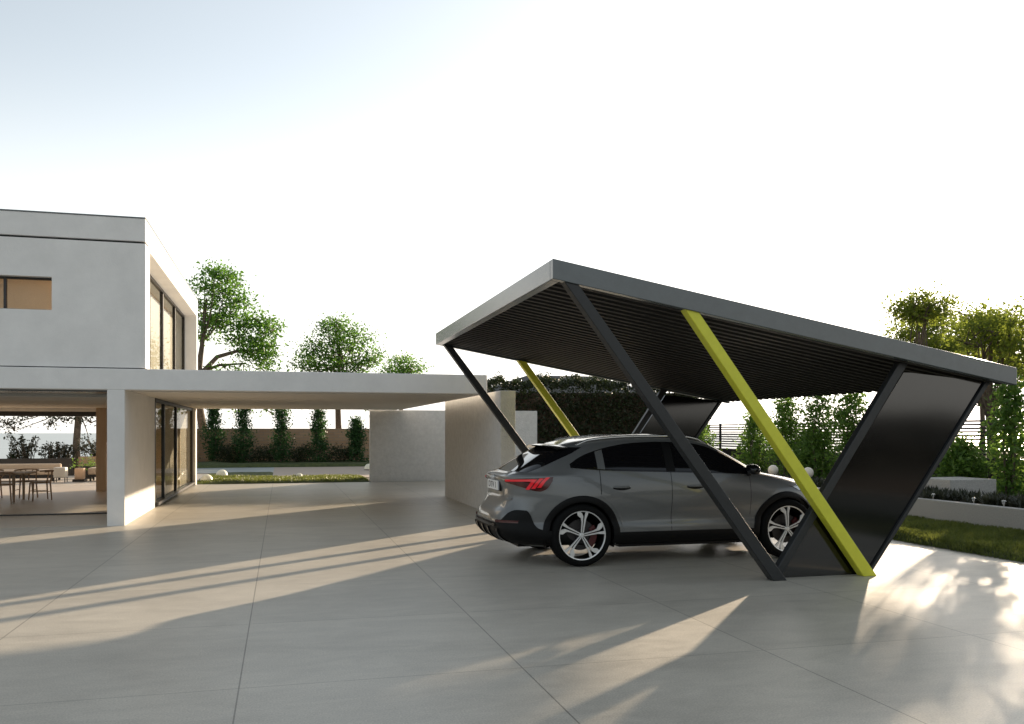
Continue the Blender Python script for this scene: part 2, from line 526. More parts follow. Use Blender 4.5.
def grass(name, x0, x1, y0, y1, n, hb, base, amp, sc, bl, wd, edge=0.12, jag=0.05):
    rnd = random.Random(5)
    b = MB()
    vs, fs = [], []
    for _ in range(n):
        x = rnd.uniform(x0 - jag, x1 + jag)
        y = rnd.uniform(y0 - jag, y1 + jag)
        e = min(1, max(0, min(x - x0, x1 - x, y - y0, y1 - y)) / edge)
        z = (base + amp * noise.noise(Vector((x * sc, y * sc, 3.1)))) * math.sqrt(e)
        clump = 0.5 + noise.noise(Vector((x * 1.7, y * 1.7, 9.0)))
        h = bl * rnd.uniform(0.5, 1.0) * (0.75 + 0.5 * clump)
        a = rnd.uniform(0, 6.28)
        l = rnd.uniform(0.2, 0.8) * h
        dx, dy = math.cos(a), math.sin(a)
        i = len(vs)
        vs += [(x - dy * wd, y + dx * wd, z), (x + dy * wd, y - dx * wd, z), (x + dx * l * 0.4 + dy * wd * .6, y + dy * l * 0.4 - dx * wd * .6, z + h * 0.65), (x + dx * l, y + dy * l, z + h)]
        fs += [(i, i + 1, i + 2), (i, i + 2, i + 3)]
    b.add(vs, fs)
    o = b.build(name, M_BLADE, fix=False)
    return tag(o, 'short rough green grass covering the lawn', 'grass', kind='stuff')

bumpy('lawn', 8.52, 10.62, -4, 26.9, 24, 220, 0.045, 0.06, 1.1, M_GRASSG)
grass('grass', 8.52, 10.6, 6.5, 20.0, 60000, 0.05, 0.045, 0.06, 1.1, 0.09, 0.006)
bumpy('lawn', -2.5, 2.64, 27.1, 29.9, 60, 24, 0.05, 0.05, 1.1, M_GRASSG)
bumpy('lawn', -2.6, -0.3, 29.85, 34.2, 30, 40, 0.03, 0.04, 1.1, M_GRASSG)
bumpy('lawn', -9.0, 12.0, 39.2, 43.6, 120, 24, 0.14, 0.08, 0.8, M_GRASSG)
grass('grass', -2.4, 2.6, 27.2, 29.9, 12000, 0.05, 0.05, 0.05, 1.1, 0.09, 0.010)
sheet('path', [(-0.3, 29.9), (12, 29.9), (12, 39.2), (-0.3, 39.2)], 0.002, M_PATH)
sheet('path', [(-9, 34.2), (-0.3, 34.2), (-0.3, 39.2), (-9, 39.2)], 0.003, M_POOLP)

# ------------------------------------------------------------------ white villa
villa = thing('villa', (-6, 15.5, 0), 'white two storey flat roofed modern villa with cantilevered canopy', 'house')
villa_parts = []
def vb(name, b, m, parent=None, **k):
    o = b.build(name, m, **k)
    o.parent = parent or villa
    if not parent:
        o.location = (6, -15.5, 0)      # undo the Empty's offset: shapes are written in world metres
    return o
# the roof slab that also forms the canopy over the drive
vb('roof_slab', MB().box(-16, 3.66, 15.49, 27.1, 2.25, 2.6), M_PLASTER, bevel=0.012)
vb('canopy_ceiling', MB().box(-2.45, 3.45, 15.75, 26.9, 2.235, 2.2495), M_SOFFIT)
vb('pier', MB().box(-2.78, -2.51, 15.487, 19.03, -0.01, 2.25), M_PLASTER, bevel=0.008)
vb('end_pier', MB().box(-2.74, -2.42, 26.75, 27.1, 0.0, 2.25), M_PLASTER, bevel=0.008)
# upper storey: box walls with a deep frame round the side glazing
up = MB()
up.box(-16, -3.62 - 3.2, 15.55, 15.85, 2.62, 4.7)            # front wall left of the window
up.box(-3.62, -2.2, 15.55, 15.85, 2.62, 4.7)                 # right of the window
up.box(-6.82, -3.62, 15.55, 15.85, 2.62, 3.54)
up.box(-6.82, -3.62, 15.55, 15.85, 4.08, 4.7)
vb('front_wall', up, M_PLASTER)
vb('shadow_groove', MB().box(-16, -2.215, 15.60, 15.85, 4.69, 4.74).box(-16, -2.215, 15.60, 15.85, 2.585, 2.625), M_GROOVE)
vb('parapet', MB().box(-16, -2.2, 15.55, 24.9, 4.735, 5.12), M_PLASTER, bevel=0.01)
vb('parapet_capping', MB().box(-16, -2.19, 15.54, 24.91, 5.12, 5.14), M_FASCIA, bevel=0.003)
fr = MB()
fr.box(-2.55, -2.2, 15.85, 24.9, 4.66, 4.735)
fr.box(-2.55, -2.2, 24.6, 24.9, 2.6, 4.66)
fr.box(-2.55, -2.2, 15.85, 16.05, 2.6, 4.66)
vb('glazing_surround', fr, M_PLASTER)
vb('rear_wall', MB().box(-16, -2.55, 24.6, 24.9, 2.6, 4.735), M_PLASTER)

def window(frame_b, pane_b, blind_b, blind_m, name='window'):
    f = vb(name, frame_b, M_FRAME)
    p = vb('pane', pane_b, M_GLASS, parent=f)
    if blind_b:
        c = vb('blind', blind_b, blind_m, parent=f)
    return f
# front strip window with roller blind
f = MB()
f.box(-6.82, -3.62, 15.68, 15.74, 4.045, 4.08).box(-6.82, -3.62, 15.68, 15.74, 3.54, 3.56)
f.box(-3.645, -3.62, 15.68, 15.74, 3.56, 4.045).box(-4.36, -4.32, 15.68, 15.74, 3.56, 4.045).box(-6.82, -6.79, 15.68, 15.74, 3.56, 4.045)
window(f, MB().box(-6.79, -3.645, 15.705, 15.712, 3.56, 4.045), MB().box(-6.82, -3.6, 15.95, 15.96, 3.4, 4.2), M_BLIND)
# tall side glazing of the upper storey
def side_glazing(x, ys, z0, z1, t, by, bm, sill, c0=None):
    f = MB()
    for y in ys:
        f.box(x - 0.07, x, y - t / 2, y + t / 2, z0, z1)
    f.box(x - 0.07, x, ys[0], ys[-1], z1, z1 + t)
    f.box(x - 0.07, x + sill, ys[0], ys[-1], z0 - 0.03, z0 + 0.03)
    p = MB()
    for a, b in zip(ys, ys[1:]):
        p.box(x - 0.04, x - 0.03, a + t / 2, b - t / 2, z0 + 0.03, z1)
    bl = MB()
    # gently waved curtain
    n = 240
    vs = []
    for i in range(n + 1):
        ya = c0 or ys[0]
        y = ya + (ys[-1] - ya) * i / n
        xx = x - by + 0.012 * math.sin(i * 0.9)
        vs += [(xx, y, z0), (xx, y, z1)]
    bl.add(vs, [(2 * i, 2 * i + 2, 2 * i + 3, 2 * i + 1) for i in range(n)])
    return window(f, p, bl, bm)
side_glazing(-2.5, [16.12, 20.25, 22.5, 24.55], 2.63, 4.6, 0.07, 0.25, M_BLIND2, 0.0)
side_glazing(-2.5, [19.06, 20.5, 22.8, 26.72], 0.07, 2.17, 0.09, 0.16, M_BLIND2, 0.06, 21.6)
# open living room behind the drive
vb('floor', MB().box(-16, -2.8, 15.6, 27.2, -0.05, 0.006), M_TILE)
vb('floor_track', MB().box(-16, -2.8, 17.72, 17.82, 0.006, 0.03), M_FRAME)
vb('room_ceiling', MB().box(-16, -2.79, 17.0, 26.9, 2.18, 2.24), M_SOFFIT)
vb('ceiling_edge', MB().box(-16, -2.79, 15.8, 17.0, 2.225, 2.249), M_FASCIA)
vb('curtain_box', MB().box(-16, -4.5, 26.2, 26.8, 1.99, 2.18), M_FRAME)
vb('light_cove', MB().box(-16, -4.7, 25.0, 25.06, 2.09, 2.18), M_PLASTER)
vb('column', MB().box(-4.66, -4.42, 24.5, 24.7, 0.006, 2.18), M_OAK)
vb('wood_panel', MB().box(-4.36, -3.6, 24.49, 24.545, 0.006, 2.18).box(-4.42, -4.36, 24.5, 24.6, 1.3, 2.18), M_OAK)
vb('rear_room_wall', MB().box(-4.28, -2.62, 24.55, 24.65, 0.006, 2.18), M_TAN)
vb('terrace', MB().box(-22, -2.6, 27.2, 33.6, -0.05, 0.008), M_TILE)

# free-standing white walls under and beside the canopy
b = MB().box(3.82, 4.1, 15.13, 20.6, -0.01, 2.30)
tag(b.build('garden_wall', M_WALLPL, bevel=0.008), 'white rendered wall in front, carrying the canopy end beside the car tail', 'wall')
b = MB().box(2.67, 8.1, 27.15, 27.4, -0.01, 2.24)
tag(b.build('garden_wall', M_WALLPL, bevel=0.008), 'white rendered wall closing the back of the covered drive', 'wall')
b = MB().box(-8.0, 16, 43.6, 43.9, -0.02, 1.72)
tag(b.build('boundary_wall', M_BRICK), 'long tan brick boundary wall behind the columnar shrubs', 'wall')
b = MB().box(-26, -7.15, 33.6, 33.8, -0.02, 0.62)
tag(b.build('parapet_wall', M_FRAME), 'low black parapet wall at the edge of the sea terrace', 'wall')

b = MB().box(-7.05, -4.6, 34.0, 34.5, -0.02, 0.66)
tag(b.build('brick_planter', M_BRICK), 'low tan brick planter right of the dark terrace trunk', 'planter')

# dark hipped roof building beyond the tall hedge
pav = thing('garden_house', (16, 46, 0), 'dark hipped roof house showing above the tall dark hedge', 'house')
b = MB().box(-5.5, 3, -2.5, 4, 0, 3.5)
b.build('wall', M_ROOFT, pav)
b = MB()
b.add([(-6.5, -3.4, 3.4), (4.2, -3.4, 3.4), (4.2, 5, 3.4), (-6.5, 5, 3.4), (-2.6, 0.8, 4.75), (1.5, 0.8, 4.75)],
      [(0, 1, 5, 4), (1, 2, 5), (2, 3, 4, 5), (3, 0, 4), (3, 2, 1, 0)])
b.build('roof', M_ROOFT, pav)

# ------------------------------------------------------------------ vegetation
def leaf_quads(rnd, vs, fs, p, size, up=0.35, ax=None):
    # one small rhombic leaf, slightly folded
    nrm = Vector((rnd.gauss(0, 1), rnd.gauss(0, 1), rnd.gauss(0, 1) + up * 2))
    if nrm.length < 1e-3:
        nrm = Vector((0, 0, 1))
    nrm.normalize()
    a = nrm.orthogonal().normalized()
    a.rotate(Matrix.Rotation(rnd.uniform(0, 6.28), 3, nrm))
    c = nrm.cross(a)
    l = size * rnd.uniform(0.6, 1.25)
    wd = l * rnd.uniform(0.38, 0.6)
    i = len(vs)
    vs += [p - a * l * 0.5, p + c * wd * 0.5 + nrm * wd * 0.12, p + a * l * 0.5, p - c * wd * 0.5 + nrm * wd * 0.12]
    fs += [(i, i + 1, i + 2), (i, i + 2, i + 3)]

def clump(rnd, vs, fs, c, r, n, size, hollow=0.35, up=0.35):
    c = Vector(c)
    sub = max(3, n // 26)
    # leaves gather on sprays inside the clump, so gaps stay open
    sp = []
    for _ in range(sub):
        while True:
            q = Vector((rnd.uniform(-1, 1), rnd.uniform(-1, 1), rnd.uniform(-1, 1)))
            if hollow * hollow < q.length_squared < 1:
                break
        sp.append(Vector((q.x * r[0], q.y * r[1], q.z * r[2])))
    for _ in range(n):
        s = rnd.choice(sp)
        k = size * 1.7
        p = c + s + Vector((rnd.gauss(0, k), rnd.gauss(0, k), rnd.gauss(0, k * 0.6)))
        leaf_quads(rnd, vs, fs, p, size, up)

def tree(name, base, trunk, limbs, clumps, size, lm, label, seed, group=None):
    t = thing(name, base, label, 'tree', group)
    rnd = random.Random(seed)
    B = Vector(base)
    b = MB()
    b.tube([Vector(p) for p, r in trunk], [r for p, r in trunk], 10)
    b.build('trunk', M_BARK, t, smooth=60)
    b = MB()
    for path in limbs:
        n = len(path)
        b.tube([Vector(p[:3]) for p in path], [p[3] for p in path], 6)
    # thin twigs into every clump
    for c, r, n in clumps:
        for _ in range(4):
            q = Vector(c) + Vector((rnd.uniform(-.7, .7) * r[0], rnd.uniform(-.7, .7) * r[1], rnd.uniform(-.5, .6) * r[2]))
            s0 = Vector(c) + Vector((0, 0, -r[2] * 0.8))
            b.tube([s0, (s0 + q) / 2 + Vector((0, 0, .05)), q], [0.028, 0.018, 0.008], 5)
    b.build('branches', M_BARK, t, smooth=60)
    vs, fs = [], []
    for c, r, n in clumps:
        clump(rnd, vs, fs, c, r, n, size)
    b = MB()
    b.add(vs, fs)
    b.build('crown', lm, t, fix=False)
    return t

def mk_limbs(rnd, top, clumps, r0):
    out = []
    for c, r, n in clumps:
        a = Vector(top[rnd.randrange(len(top))])
        e = Vector(c) + Vector((0, 0, -r[2] * 0.8))
        m = a.lerp(e, 0.5) + Vector((rnd.uniform(-.2, .2), rnd.uniform(-.2, .2), -0.12 * (e - a).length + 0.1))
        out.append([(*a, r0), (*m, r0 * 0.6), (*e, r0 * 0.3)])
    return out

# left tree behind the villa: layered pads, one big limb to the right
rnd = random.Random(3)
cl = []
for x, z in [(.55, 9.6), (1.2, 9.45), (0, 9.0), (.95, 8.75), (1.75, 8.45), (.2, 8.05), (1.35, 7.85), (-.2, 7.3), (.75, 7.15), (-.4, 6.6),
             (2.0, 7.15), (2.9, 7.35), (3.55, 6.9), (1.8, 6.5), (2.7, 6.35), (3.4, 6.05), (2.3, 5.75), (3.05, 5.45), (1.1, 5.05), (1.9, 4.85), (3.3, 4.85), (-1.2, 8.5), (-1.4, 7.2), (-1.9, 6.0), (2.4, 2.9), (3.6, 2.8)]:
    f_ = 0.4 if z < 5.2 else 1
    x *= .9
    cl.append(((x, rnd.uniform(-.5, .5), z - .12), (rnd.uniform(.6, .85), .75, rnd.uniform(.22, .32)), int(330 * f_)))
    if f_ == 1:
        cl.append(((x + rnd.uniform(-.4, .4), rnd.uniform(.3, 1), z - rnd.uniform(.1, .4)), (rnd.uniform(.5, .7), .6, .22), 150))
trA = [((0.12, 0, -0.1), 0.26), ((0.0, 0, 1.2), 0.22), ((-0.25, 0, 2.8), 0.19), ((-0.3, 0, 4.4), 0.17), ((-0.1, 0, 6.0), 0.11), ((0.1, 0, 8.2), 0.05)]
limA = [[(-0.3, 0, 4.3, 0.13), (0.6, 0, 5.3, 0.11), (1.5, 0, 5.6, 0.085), (2.9, 0, 5.7, 0.04)],
        [(-0.3, 0, 4.5, 0.10), (0.7, 0.1, 4.9, 0.07), (2.0, 0, 5.0, 0.04)],
        [(-0.2, 0, 5.2, 0.08), (-1.2, 0, 6.0, 0.05), (-2.2, 0, 6.5, 0.03)]] + mk_limbs(rnd, [(-0.1, 0, 6.0), (0.05, 0, 7.2)], cl[:5], 0.05)
tree('leafy_tree', (-3.7, 45.5, 0), trA, limA, cl, 0.19, M_LEAF, 'tall tree with layered green pads of leaves rising behind the villa', 11, 'trees behind the brick wall')
# middle tree above the canopy
cl = []
for u_, v_ in [(337, 319), (326, 330), (346, 328), (356, 335), (318, 341), (335, 342), (310, 349), (350, 350), (365, 342), (372, 351), (306, 358), (325, 356), (343, 362), (361, 362), (378, 360), (315, 367), (299, 366), (330, 368), (352, 371), (338, 334)]:
    x, z = (u_ - 338) / 22.0, 1.6 + (432 - v_) / 19.2
    cl.append(((x, rnd.uniform(-.6, .6), z), (rnd.uniform(.55, .75), .65, rnd.uniform(.24, .32)), 270))
    cl.append(((x * .8 + rnd.uniform(-.3, .3), rnd.uniform(-1, 1), z - .25), (.5, .5, .24), 110))
cl += [((-1.5, 0, 3.0), (1.1, 0.8, 0.2), 200), ((1.6, 0, 2.95), (1.0, 0.8, 0.2), 200),
       ((-2.8, 0, 3.3), (0.8, 0.7, 0.18), 130), ((0.4, 0.3, 3.5), (1.2, 0.9, 0.25), 200), ((2.4, 0, 2.5), (0.6, 0.6, 0.3), 120), ((-3.2, 0, 2.9), (0.7, 0.6, 0.2), 110)]
trB = [((0, 0, -0.1), 0.2), ((0.03, 0, 1.5), 0.17), ((-0.02, 0, 3.2), 0.14), ((0.05, 0, 5.0), 0.08), ((0.1, 0, 6.8), 0.03)]
limB = mk_limbs(rnd, [(0, 0, 2.9), (0, 0, 3.3), (0.03, 0, 4.2), (0.05, 0, 5.0)], cl, 0.05)
tree('leafy_tree', (2.85, 45.8, 0), trB, limB, cl, 0.16, M_LEAF, 'round crowned green tree with straight trunk seen above the canopy middle', 12, 'trees behind the brick wall')
cl = [((rnd.uniform(-.85, .7), rnd.uniform(-1, 1), rnd.uniform(4.0, 5.5)), (0.8, 0.8, 0.4), 330) for k in range(9)] + [((0, 0, 5.7), (0.7, 0.7, 0.4), 300)]
tree('leafy_tree', (6.6, 50, 0), [((0, 0, -0.1), 0.18), ((0.1, 0, 2.5), 0.14), ((0, 0, 5.0), 0.05)], mk_limbs(rnd, [(0.05, 0, 3.2)], cl, 0.05), cl, 0.16, M_LEAF,
     'small green tree peeking over the right end of the canopy', 13, 'trees behind the brick wall')
# terrace tree seen through the open living room
cl = [((-2.35, 0, 1.98), (0.45, .5, .22), 240), ((-2.1, 0, 1.72), (0.28, .3, .16), 110), ((-1.55, 0, 2.2), (0.7, .6, .12), 200), ((-0.9, 0, 1.95), (0.3, .4, .18), 120), ((-0.35, 0, 2.1), (0.6, .6, .16), 220), ((0.45, 0, 2.05), (.5, .6, .2), 200),
      ((0.45, 0, 1.2), (.35, .4, .25), 120), ((0, 0, 3.0), (2.2, 1, .5), 500), ((-2.4, 0, 2.9), (1.5, 1, .4), 300)]
tree('leafy_tree', (-7.28, 35.0, 0), [((0, 0, -0.1), 0.15), ((-0.05, 0, 1.0), 0.125), ((0.03, 0, 2.2), 0.11), ((0, 0, 3.4), 0.06)],
     mk_limbs(rnd, [(0.03, 0, 2.4), (0, 0, 2.8)], cl, 0.03), cl, 0.10, M_LEAFD, 'dark trunked tree on the terrace seen through the open living room', 14)
# backlit trees at the right beyond the slat fence
def rtree(base, h, wx, n, seed, label, zmin=0.36, dens=520):
    rr = random.Random(seed)
    cl = []
    for k in range(n):
        z = rr.uniform(h * zmin, h)
        s = wx * math.sqrt(max(0.08, 1 - ((z / h - 0.62) / 0.40) ** 2))
        a = rr.uniform(0, 6.28)
        q = s * math.sqrt(rr.random())
        cl.append(((math.cos(a) * q, math.sin(a) * q, z), (0.72 * h / 5, 0.72 * h / 5, 0.36 * h / 5), dens))
    tr = [((0, 0, -0.1), 0.16), ((0.06, 0, h * 0.25), 0.13), ((-0.05, 0, h * 0.5), 0.09), ((0, 0, h * 0.85), 0.03)]
    return tree('leafy_tree', base, tr, mk_limbs(rr, [(-0.02, 0, h * 0.4), (-0.05, 0, h * 0.5)], cl, 0.04), cl, 0.115 * h / 5, M_LEAFR, label, seed, 'backlit trees beyond the slat fence')
rtree((16.8, 19.9, 0), 5.05, 0.8, 8, 21, 'slender tree added over the roof edge, thin crown placed to shade the paving', 0.95, 380)  # crown added at this height to cut the sunlit streak short
rtree((29.0, 33.8, 0), 7.0, 2.0, 34, 25, 'distant yellow green tree whose crown starts above the carport roof edge', 0.5)
rtree((33.2, 35.0, 0), 7.0, 2.2, 30, 22, 'distant bushy tree at the right picture edge behind carport roof', 0.6)
rtree((16.0, 16.6, 0), 4.35, 1.15, 14, 23, 'nearest backlit tree just behind the fence at the right picture edge', 0.78, 330)
rtree((17.0, 14.7, 0), 4.4, 1.5, 40, 24, 'unseen tree added beyond the right picture edge to shade the paving', 0.6)  # out of view, added to block sun from the lower right paving

def columnar(base, h, r, n, size, lm, label, seed, group, wisp=0.25):
    t = thing('columnar_shrub', base, label, 'shrub', group)
    rr = random.Random(seed)
    b = MB()
    for k in range(4):
        a = rr.uniform(0, 6.28)
        b.tube([(0.05 * math.cos(a), 0.05 * math.sin(a), -0.05), (r * 0.3 * math.cos(a), r * 0.3 * math.sin(a), h * 0.45), (r * 0.25 * math.cos(a + 1), r * 0.25 * math.sin(a + 1), h * 0.88)], [0.025, 0.018, 0.006], 6)
    b.build('stem', M_BARK, t, smooth=60)
    vs, fs = [], []
    sprays = []
    for k in range(max(20, n // 22)):
        z = h * (rr.random() ** 0.85) * 0.98 + 0.03
        u = z / h
        env = r * (0.72 + 0.28 * math.sin(u * 9 + seed)) * (1.0 if u < 0.62 else max(0.22, 1 - ((u - 0.62) / 0.40) ** 1.5 * 0.85))
        a = rr.uniform(0, 6.28)
        q = env * math.sqrt(rr.uniform(0.05, 1))
        sprays.append(Vector((math.cos(a) * q, math.sin(a) * q, z)))
    for k in range(n):
        s = rr.choice(sprays)
        p = s + Vector((rr.gauss(0, size * 1.1), rr.gauss(0, size * 1.1), rr.gauss(0, size * 1.1)))
        if p.z < 0.02:
            p.z = 0.02
        leaf_quads(rr, vs, fs, p, size, 0.4)
    MB().add(vs, fs).build('foliage', lm, t, fix=False)
    return t

GW = 'columnar shrubs along the brick wall'
words = ['dark columnar shrub half hidden by the leaning tree trunk', 'columnar shrub against brick just right of the leaning trunk', 'columnar shrub against brick, second from the leaning trunk',
         'columnar shrub against brick in the middle of the opening', 'columnar shrub against brick just left of straight tree trunk', 'columnar shrub against brick beside the white back wall']
for i, (x, y, h, r) in enumerate([(-4.3, 42.8, 2.6, .45), (-3.05, 42.4, 2.65, .50), (-1.72, 42.1, 2.75, .52), (0.02, 41.7, 2.6, .55), (1.7, 41.5, 2.45, .52), (3.42, 41.3, 2.0, .42)]):
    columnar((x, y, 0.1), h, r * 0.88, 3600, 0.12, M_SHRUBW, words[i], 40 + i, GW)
GR = 'columnar shrubs along the slat fence'
words = ['leafy shrub just behind the trailing edge of the far carport panel', 'leafy columnar shrub just right of the fence posts', 'tall leafy columnar shrub behind the yellow strut', 'tallest leafy columnar shrub between yellow strut and black panel',
         'leafy columnar shrub beside the black panel leading edge', 'leafy columnar shrub largely hidden behind the black panel', 'low leafy shrub behind the concrete block planter', 'large leafy columnar shrub at the right picture edge', 'lower shrub behind the globe lamp right of the yellow strut', 'lower shrub at the black panel leading edge']
for i, (x, y, z, h, r) in enumerate([(13.3, 26.06, .1, 2.0, .55), (13.4, 22.6, .3, 1.65, .50), (13.4, 21.0, .3, 2.05, .48), (13.4, 19.5, .35, 2.1, .50), (13.3, 18.0, .35, 2.05, .46), (13.2, 16.2, .35, 1.8, .42), (13.6, 14.9, .35, .85, .42), (13.2, 13.25, .35, 2.05, .32), (13.6, 20.2, .3, 1.15, .42), (13.6, 17.1, .3, 1.2, .42)]):
    columnar((x, y, z), h * 1.04, r * 1.15, 3200, 0.112, M_SHRUB, words[i], 60 + i, GR)
# low dark bushes at the foot of the brick wall
bw = ['low dark bush between the leaning trunk and the next shrub', 'low dark bush at the brick wall between second and third shrubs', 'low dark bush at the brick wall left of straight tree trunk', 'low dark bush around the foot of the straight tree trunk']
for i, (x, y, rx) in enumerate([(-2.35, 42.3, .55), (-0.85, 42.0, .7), (0.95, 41.8, .6), (2.7, 41.6, .75)]):
    t = thing('low_bush', (x, y, 0.1), bw[i], 'bush', 'low dark bushes along the brick wall')
    rr = random.Random(80 + i)
    MB().tube([(0, 0, -.05), (0.03, 0, .3)], [.03, .01], 6).build('stem', M_BARK, t)
    vs, fs = [], []
    clump(rr, vs, fs, (0, 0, 0.38), (rx, .45, .42), 2200, 0.09, 0.0)
    MB().add(vs, fs).build('foliage', M_LEAFD, t, fix=False)

# tall clipped hedge behind the carport
hd = thing('tall_hedge', (11.5, 31.5, 0), 'tall dark hedge standing in shade behind the carport and car', 'hedge')
rr = random.Random(90)
core = MB()
core.box(-3.9, 4.0, -0.6, 0.8, 0, 3.05)
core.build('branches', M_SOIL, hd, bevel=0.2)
vs, fs = [], []
for _ in range(24000):
    x = rr.uniform(-4.3, 4.5)
    top = 3.45 + 0.35 * noise.noise(Vector((x * .9, 2, 0))) + 0.25 * noise.noise(Vector((x * 2.7, 5, 0)))
    q = rr.random()
    bul = 0.28 * noise.noise(Vector((x * 1.1, rr.uniform(0, 1), 1)))
    if q < 0.72:
        p = Vector((x, -0.75 + bul + rr.gauss(0, .1), rr.uniform(0, top)))
    else:
        p = Vector((x, rr.uniform(-.9, .9), top + rr.gauss(0, .1)))
    leaf_quads(rr, vs, fs, p, 0.13, 0.2)
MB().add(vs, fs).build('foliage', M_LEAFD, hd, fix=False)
hd.rotation_euler = (0, 0, R(-12))

# unseen belt of bushes, added to put a dark horizon into reflections
vs, fs = [], []
rr = random.Random(95)
for _ in range(15000):
    x = rr.uniform(-30, 30)
    top = 2.2 + 0.4 * noise.noise(Vector((x * .35, 4, 0))) + 0.3 * noise.noise(Vector((x * 1.3, 7, 0)))
    leaf_quads(rr, vs, fs, Vector((x, -12.2 + rr.gauss(0, .5), top * rr.random() ** .8)), 0.42, 0.1)
tag(MB().add(vs, fs).build('reflection_bushes', M_BELT, fix=False), 'unseen belt of bushes added to darken the reflections', 'bushes', kind='stuff')

# feathery terrace plants seen through the living room
def feathery(base, h, sp, n, label, seed, lm=M_SPIKE):
    t = thing('feathery_plant', base, label, 'plant', 'plants along the sea terrace')
    rr = random.Random(seed)
    b = MB()
    vs, fs = [], []
    for k in range(n):
        a = rr.uniform(0, 6.28)
        l = h * rr.uniform(.7, 1.05)
        o = sp * rr.uniform(.2, 1)
        p0 = Vector((rr.uniform(-.3, .3) * sp, rr.uniform(-.2, .2) * sp, 0))
        p2 = p0 + Vector((math.cos(a) * o, math.sin(a) * o, l))
        p1 = p0.lerp(p2, .5) + Vector((0, 0, .12 * l))
        b.tube([p0, p1, p2], [.014, .010, .004], 5)
        for q in range(16):
            f = rr.uniform(.35, 1)
            p = (p0.lerp(p1, f * 2) if f < .5 else p1.lerp(p2, f * 2 - 1)) + Vector((rr.gauss(0, .04), rr.gauss(0, .04), rr.gauss(0, .04)))
            leaf_quads(rr, vs, fs, p, 0.12, 0.1)
    b.build('stem', M_BARK, t)
    MB().add(vs, fs).build('foliage', lm, t, fix=False)
feathery((-8.85, 34.4, .0), 1.45, .55, 34, 'tall feathery plant left of the terrace trunk', 101)
feathery((-8.0, 34.4, .0), 1.15, .7, 26, 'feathery bluish plant just left of the terrace trunk', 102)
feathery((-7.6, 34.5, .0), 1.15, .6, 30, 'feathery bluish plant touching the dark terrace trunk', 103)
feathery((-9.2, 34.3, .0), .9, .25, 22, 'small round plant at the left of the terrace plants', 104, M_LEAFD)
feathery((-6.6, 34.3, .3), 1.0, .6, 22, 'feathery plant right of the terrace trunk', 105)

# spiky ground cover on the planter
b = MB()
rr = random.Random(111)
vs, fs = [], []
for _ in range(420):
    y = rr.uniform(8.5, 20.5)
    x = rr.uniform(10.85, 11.7)
    for k in range(22):
        a = rr.uniform(0, 6.28)
        l = rr.uniform(.10, .24)
        up = Vector((math.cos(a) * rr.uniform(.2, .9), math.sin(a) * rr.uniform(.2, .9), rr.uniform(.35, 1))).normalized()
        p = Vector((x + rr.gauss(0, .05), y + rr.gauss(0, .05), .37))
        s = up.cross(Vector((0, 0, 1))).normalized() * 0.016
        i = len(vs)
        vs += [p - s * .5, p + s * .5, p + up * l * .6 + s, p + up * l, p + up * l * .6 - s]
        fs += [(i, i + 1, i + 2, i + 3, i + 4)]
b.add(vs, fs)
tag(b.build('ground_cover', M_SPIKE, fix=False), 'dark spiky ground cover growing along the top of the planter', 'plants', kind='stuff')

# ------------------------------------------------------------------ planter, fence, garden lights
pl = thing('planter_wall', (10.6, 14, 0), 'low speckled concrete planter wall edging the right lawn', 'planter')
MB().box(0, .15, -16, 12.9, -.02, .405).build('wall', M_PLANTER, pl, bevel=.01)
MB().box(.15, 4.4, -16, 12.9, 0, .36).build('soil', M_SOIL, pl)
b = MB().box(11.73, 12.75, 13.1, 14.0, .35, .68)
tag(b.build('concrete_block', M_PLANTER, bevel=.012), 'pale concrete block standing among the planter shrubs', 'block')
fe = thing('slat_fence', (15.2, 20, 0), 'black horizontal slat fence on a dark base behind the right shrubs', 'fence')
MB().box(-.1, .1, -13, 11.5, -.02, .97).build('base_wall', M_FENCE, fe)
b = MB()
for k in range(10):
    z = 1.03 + k * .083
    b.box(-.012, .012, -13, 11.5, z, z + .044)
b.build('slat', M_FENCE, fe)
for y in [-12.9, -10.2, -7.5, -4.8, -2.1, .6, 3.3, 6.0, 8.0, 9.4, 10.1, 11.4]:
    MB().box(-.03, .03, y - .04, y + .04, .97, 1.85).build('post', M_FENCE, fe, bevel=.004)

